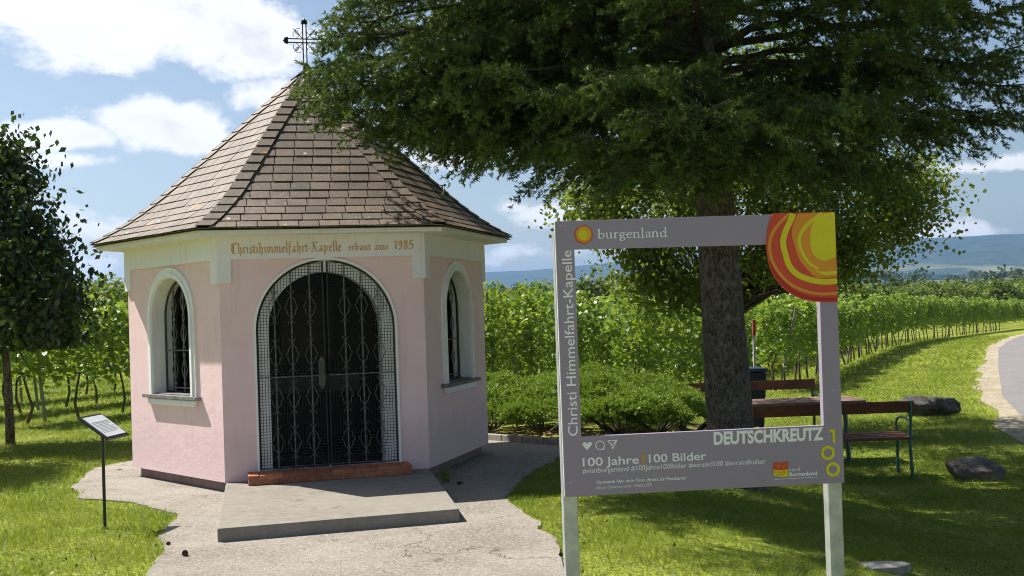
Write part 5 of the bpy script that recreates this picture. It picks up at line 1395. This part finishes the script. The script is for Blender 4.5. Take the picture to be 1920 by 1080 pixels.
# ------------------------------------------------------------------ grass
rg2 = np.random.default_rng(99)
def hexin(x, y, R):
    a = np.arctan2(y - HY, x - HX) - HROT; rr_ = np.hypot(x - HX, y - HY); a = (a % (PI / 3)) - PI / 6
    return rr_ * np.cos(a) < R * math.cos(PI / 6)
slabw = [tuple(fn0(u, 0, v)[:2]) for u, v in C2]
ap_in = APRON
gv, gf, cnt = [], [], 0
for (d0, d1, n, h, wd) in ((5.0, 7.5, 95000, .040, .0050), (7.5, 10, 120000, .042, .0055), (10, 14, 130000, .048, .0075), (14, 20, 120000, .058, .011), (20, 32, 110000, .075, .020), (32, 60, 90000, .10, .045)):
    y = np.sqrt(rg2.uniform(d0 ** 2, d1 ** 2, n)); x = rg2.uniform(-.57, .57, n) * y
    ok = ~inpoly(x + rg2.normal(0, .022, n), y + rg2.normal(0, .022, n), ap_in) & ~hexin(x, y, HR + .02) & ~inpoly(x + rg2.normal(0, .16, n), y, ROADP)
    if d1 > 12: ok &= ~inpoly(x, y, BED)
    # thin, bare patches under the conifer and by the flat stone
    bare = np.exp(-((x - TX) ** 2 + (y - TY) ** 2) / .35) + 1.2 * np.exp(-((x - fs[0] - .15) ** 2 * 2 + (y - fs[1]) ** 2 * 5) / .25)
    pn = np.sin(x * 2.3 + 1.1 * np.sin(y * 1.9)) * np.sin(y * 2.9 + 1.7 * np.sin(x * 1.3))
    ok &= rg2.random(n) > np.clip(bare, 0, .93)
    ok &= rg2.random(n) > .55 * np.clip(pn, 0, 1)
    x, y = x[ok], y[ok]; n = len(x)
    z = terrain(x, y)
    a = rg2.uniform(0, 2 * PI, n); tuft = 1 + .35 * np.sin(x * 5 + 2 * np.sin(y * 4)) * np.sin(y * 6 + x)
    hh = h * rg2.uniform(.45, 1.25, n) * tuft; ln = hh * rg2.uniform(.3, 1.5 if d1 < 15 else 2.6, n); la = rg2.uniform(0, 2 * PI, n)
    B = np.stack([x, y, z - .004], 1); sd2 = np.stack([np.cos(a), np.sin(a), np.zeros(n)], 1) * (wd * rg2.uniform(.6, 1.3, n))[:, None] / 2
    V = np.empty((n, 3, 3)); V[:, 0] = B - sd2; V[:, 1] = B + sd2; V[:, 2] = B + np.stack([np.cos(la) * ln, np.sin(la) * ln, hh], 1)
    gv.append(V.reshape(-1, 3)); cnt += n
V = np.vstack(gv)
tag(mobj('grass', V, np.arange(len(V)).reshape(-1, 3), 'grass_blade'), 'short sunlit lawn grass', 'grass', kind='stuff')
print('blades', cnt)
n = 26000; y = np.sqrt(rg2.uniform(5.0 ** 2, 15 ** 2, n)); x = rg2.uniform(-.53, .53, n) * y      # clover and broad-leaved weeds
ok = ~inpoly(x, y, ap_in) & ~hexin(x, y, HR + .02) & ~inpoly(x, y, ROADP) & ~inpoly(x, y, BED)
ok &= rg2.random(n) < .08 + .92 * smoothstep(.05, .5, np.sin(x * 1.9 + 2.1 * np.sin(y * 1.3 + .5)) * np.sin(y * 2.3 + 1.4 * np.sin(x * 1.7)))
x, y = x[ok], y[ok]; C = np.stack([x, y, terrain(x, y) + rg2.uniform(.012, .045, len(x))], 1)
V, F = leaves(C, rg2.uniform(.014, .034, len(x)), rg2, .85, -.15, 3.5)
tag(mobj('clover', V, F, 'clover'), 'clover and small weeds scattered through the lawn', 'clover', kind='stuff')
# fallen needles, twigs and crumbs on the paving
rl = np.random.default_rng(44); n = 5200
x = rl.uniform(-4.2, .5, n); y = rl.uniform(5.4, 13.5, n)
edge = np.abs(np.sin(x * 3.1 + 2 * np.sin(y * 2.3))) * np.abs(np.sin(y * 2.7 + np.sin(x * 4)))
ok = inpoly(x, y, APRON) & ~hexin(x, y, HR + .02) & ~inpoly(x, y, slabw) & (rl.random(n) < .15 + .85 * np.clip(edge + .6 * smoothstep(-.9, .4, x) , 0, 1))
x, y = x[ok], y[ok]; n = len(x); a = rl.uniform(0, 2 * PI, n); L = rl.uniform(.004, .022, n); wq = rl.uniform(.0012, .004, n)
d = np.stack([np.cos(a), np.sin(a), rl.uniform(-.1, .25, n)], 1); s_ = np.stack([-np.sin(a), np.cos(a), np.zeros(n)], 1); B = np.stack([x, y, np.full(n, .018)], 1)
V = np.empty((n, 3, 3)); V[:, 0] = B - s_ * wq[:, None]; V[:, 1] = B + s_ * wq[:, None]; V[:, 2] = B + d * (L * 2)[:, None]
tag(mobj('leaf_litter', V.reshape(-1, 3), np.arange(n * 3).reshape(-1, 3), 'bark_chip'), 'fallen needles and crumbs on the paving', 'litter', kind='stuff')
# weeds at the foot of the chapel wall
for (px, py), lab in {(404, 905): 'spindly weed growing at the chapel corner beside the slab', (560 - 130, 903): 'small weed tuft between wall and slab', (836, 905): 'small weed on the shaded paving by the right chapel wall'}.items():
    b = G(px, py, .014); n = 26
    V, F = needles(np.repeat(b[None], n, 0) + rg2.normal(0, .02, (n, 3)) * [1, 1, 0], rand_dirs(n, rg2) * [.35, .35, .3] + [0, 0, .8], np.full(n, .12), 5, .06, .008, rg2, .8, .6)
    tag(mobj('weed', V, F, 'grass_blade'), lab, 'weed')

# ------------------------------------------------------------------ haze
m, t = material('haze')
pv = t.node('ShaderNodeVolumePrincipled', {'Color': (0.30, 0.54, 1.0), 'Density': 0.00011, 'Anisotropy': 0.35})
o_ = t.node('ShaderNodeOutputMaterial'); t.l.new(pv.outputs[0], o_.inputs['Volume'])
hz = MB(); hz.box((0, 4100, 165), (20000, 12200, 400))
ho = hz.build('haze', 'haze')
tag(ho, 'thin blue summer haze over the plain', 'haze', kind='stuff')
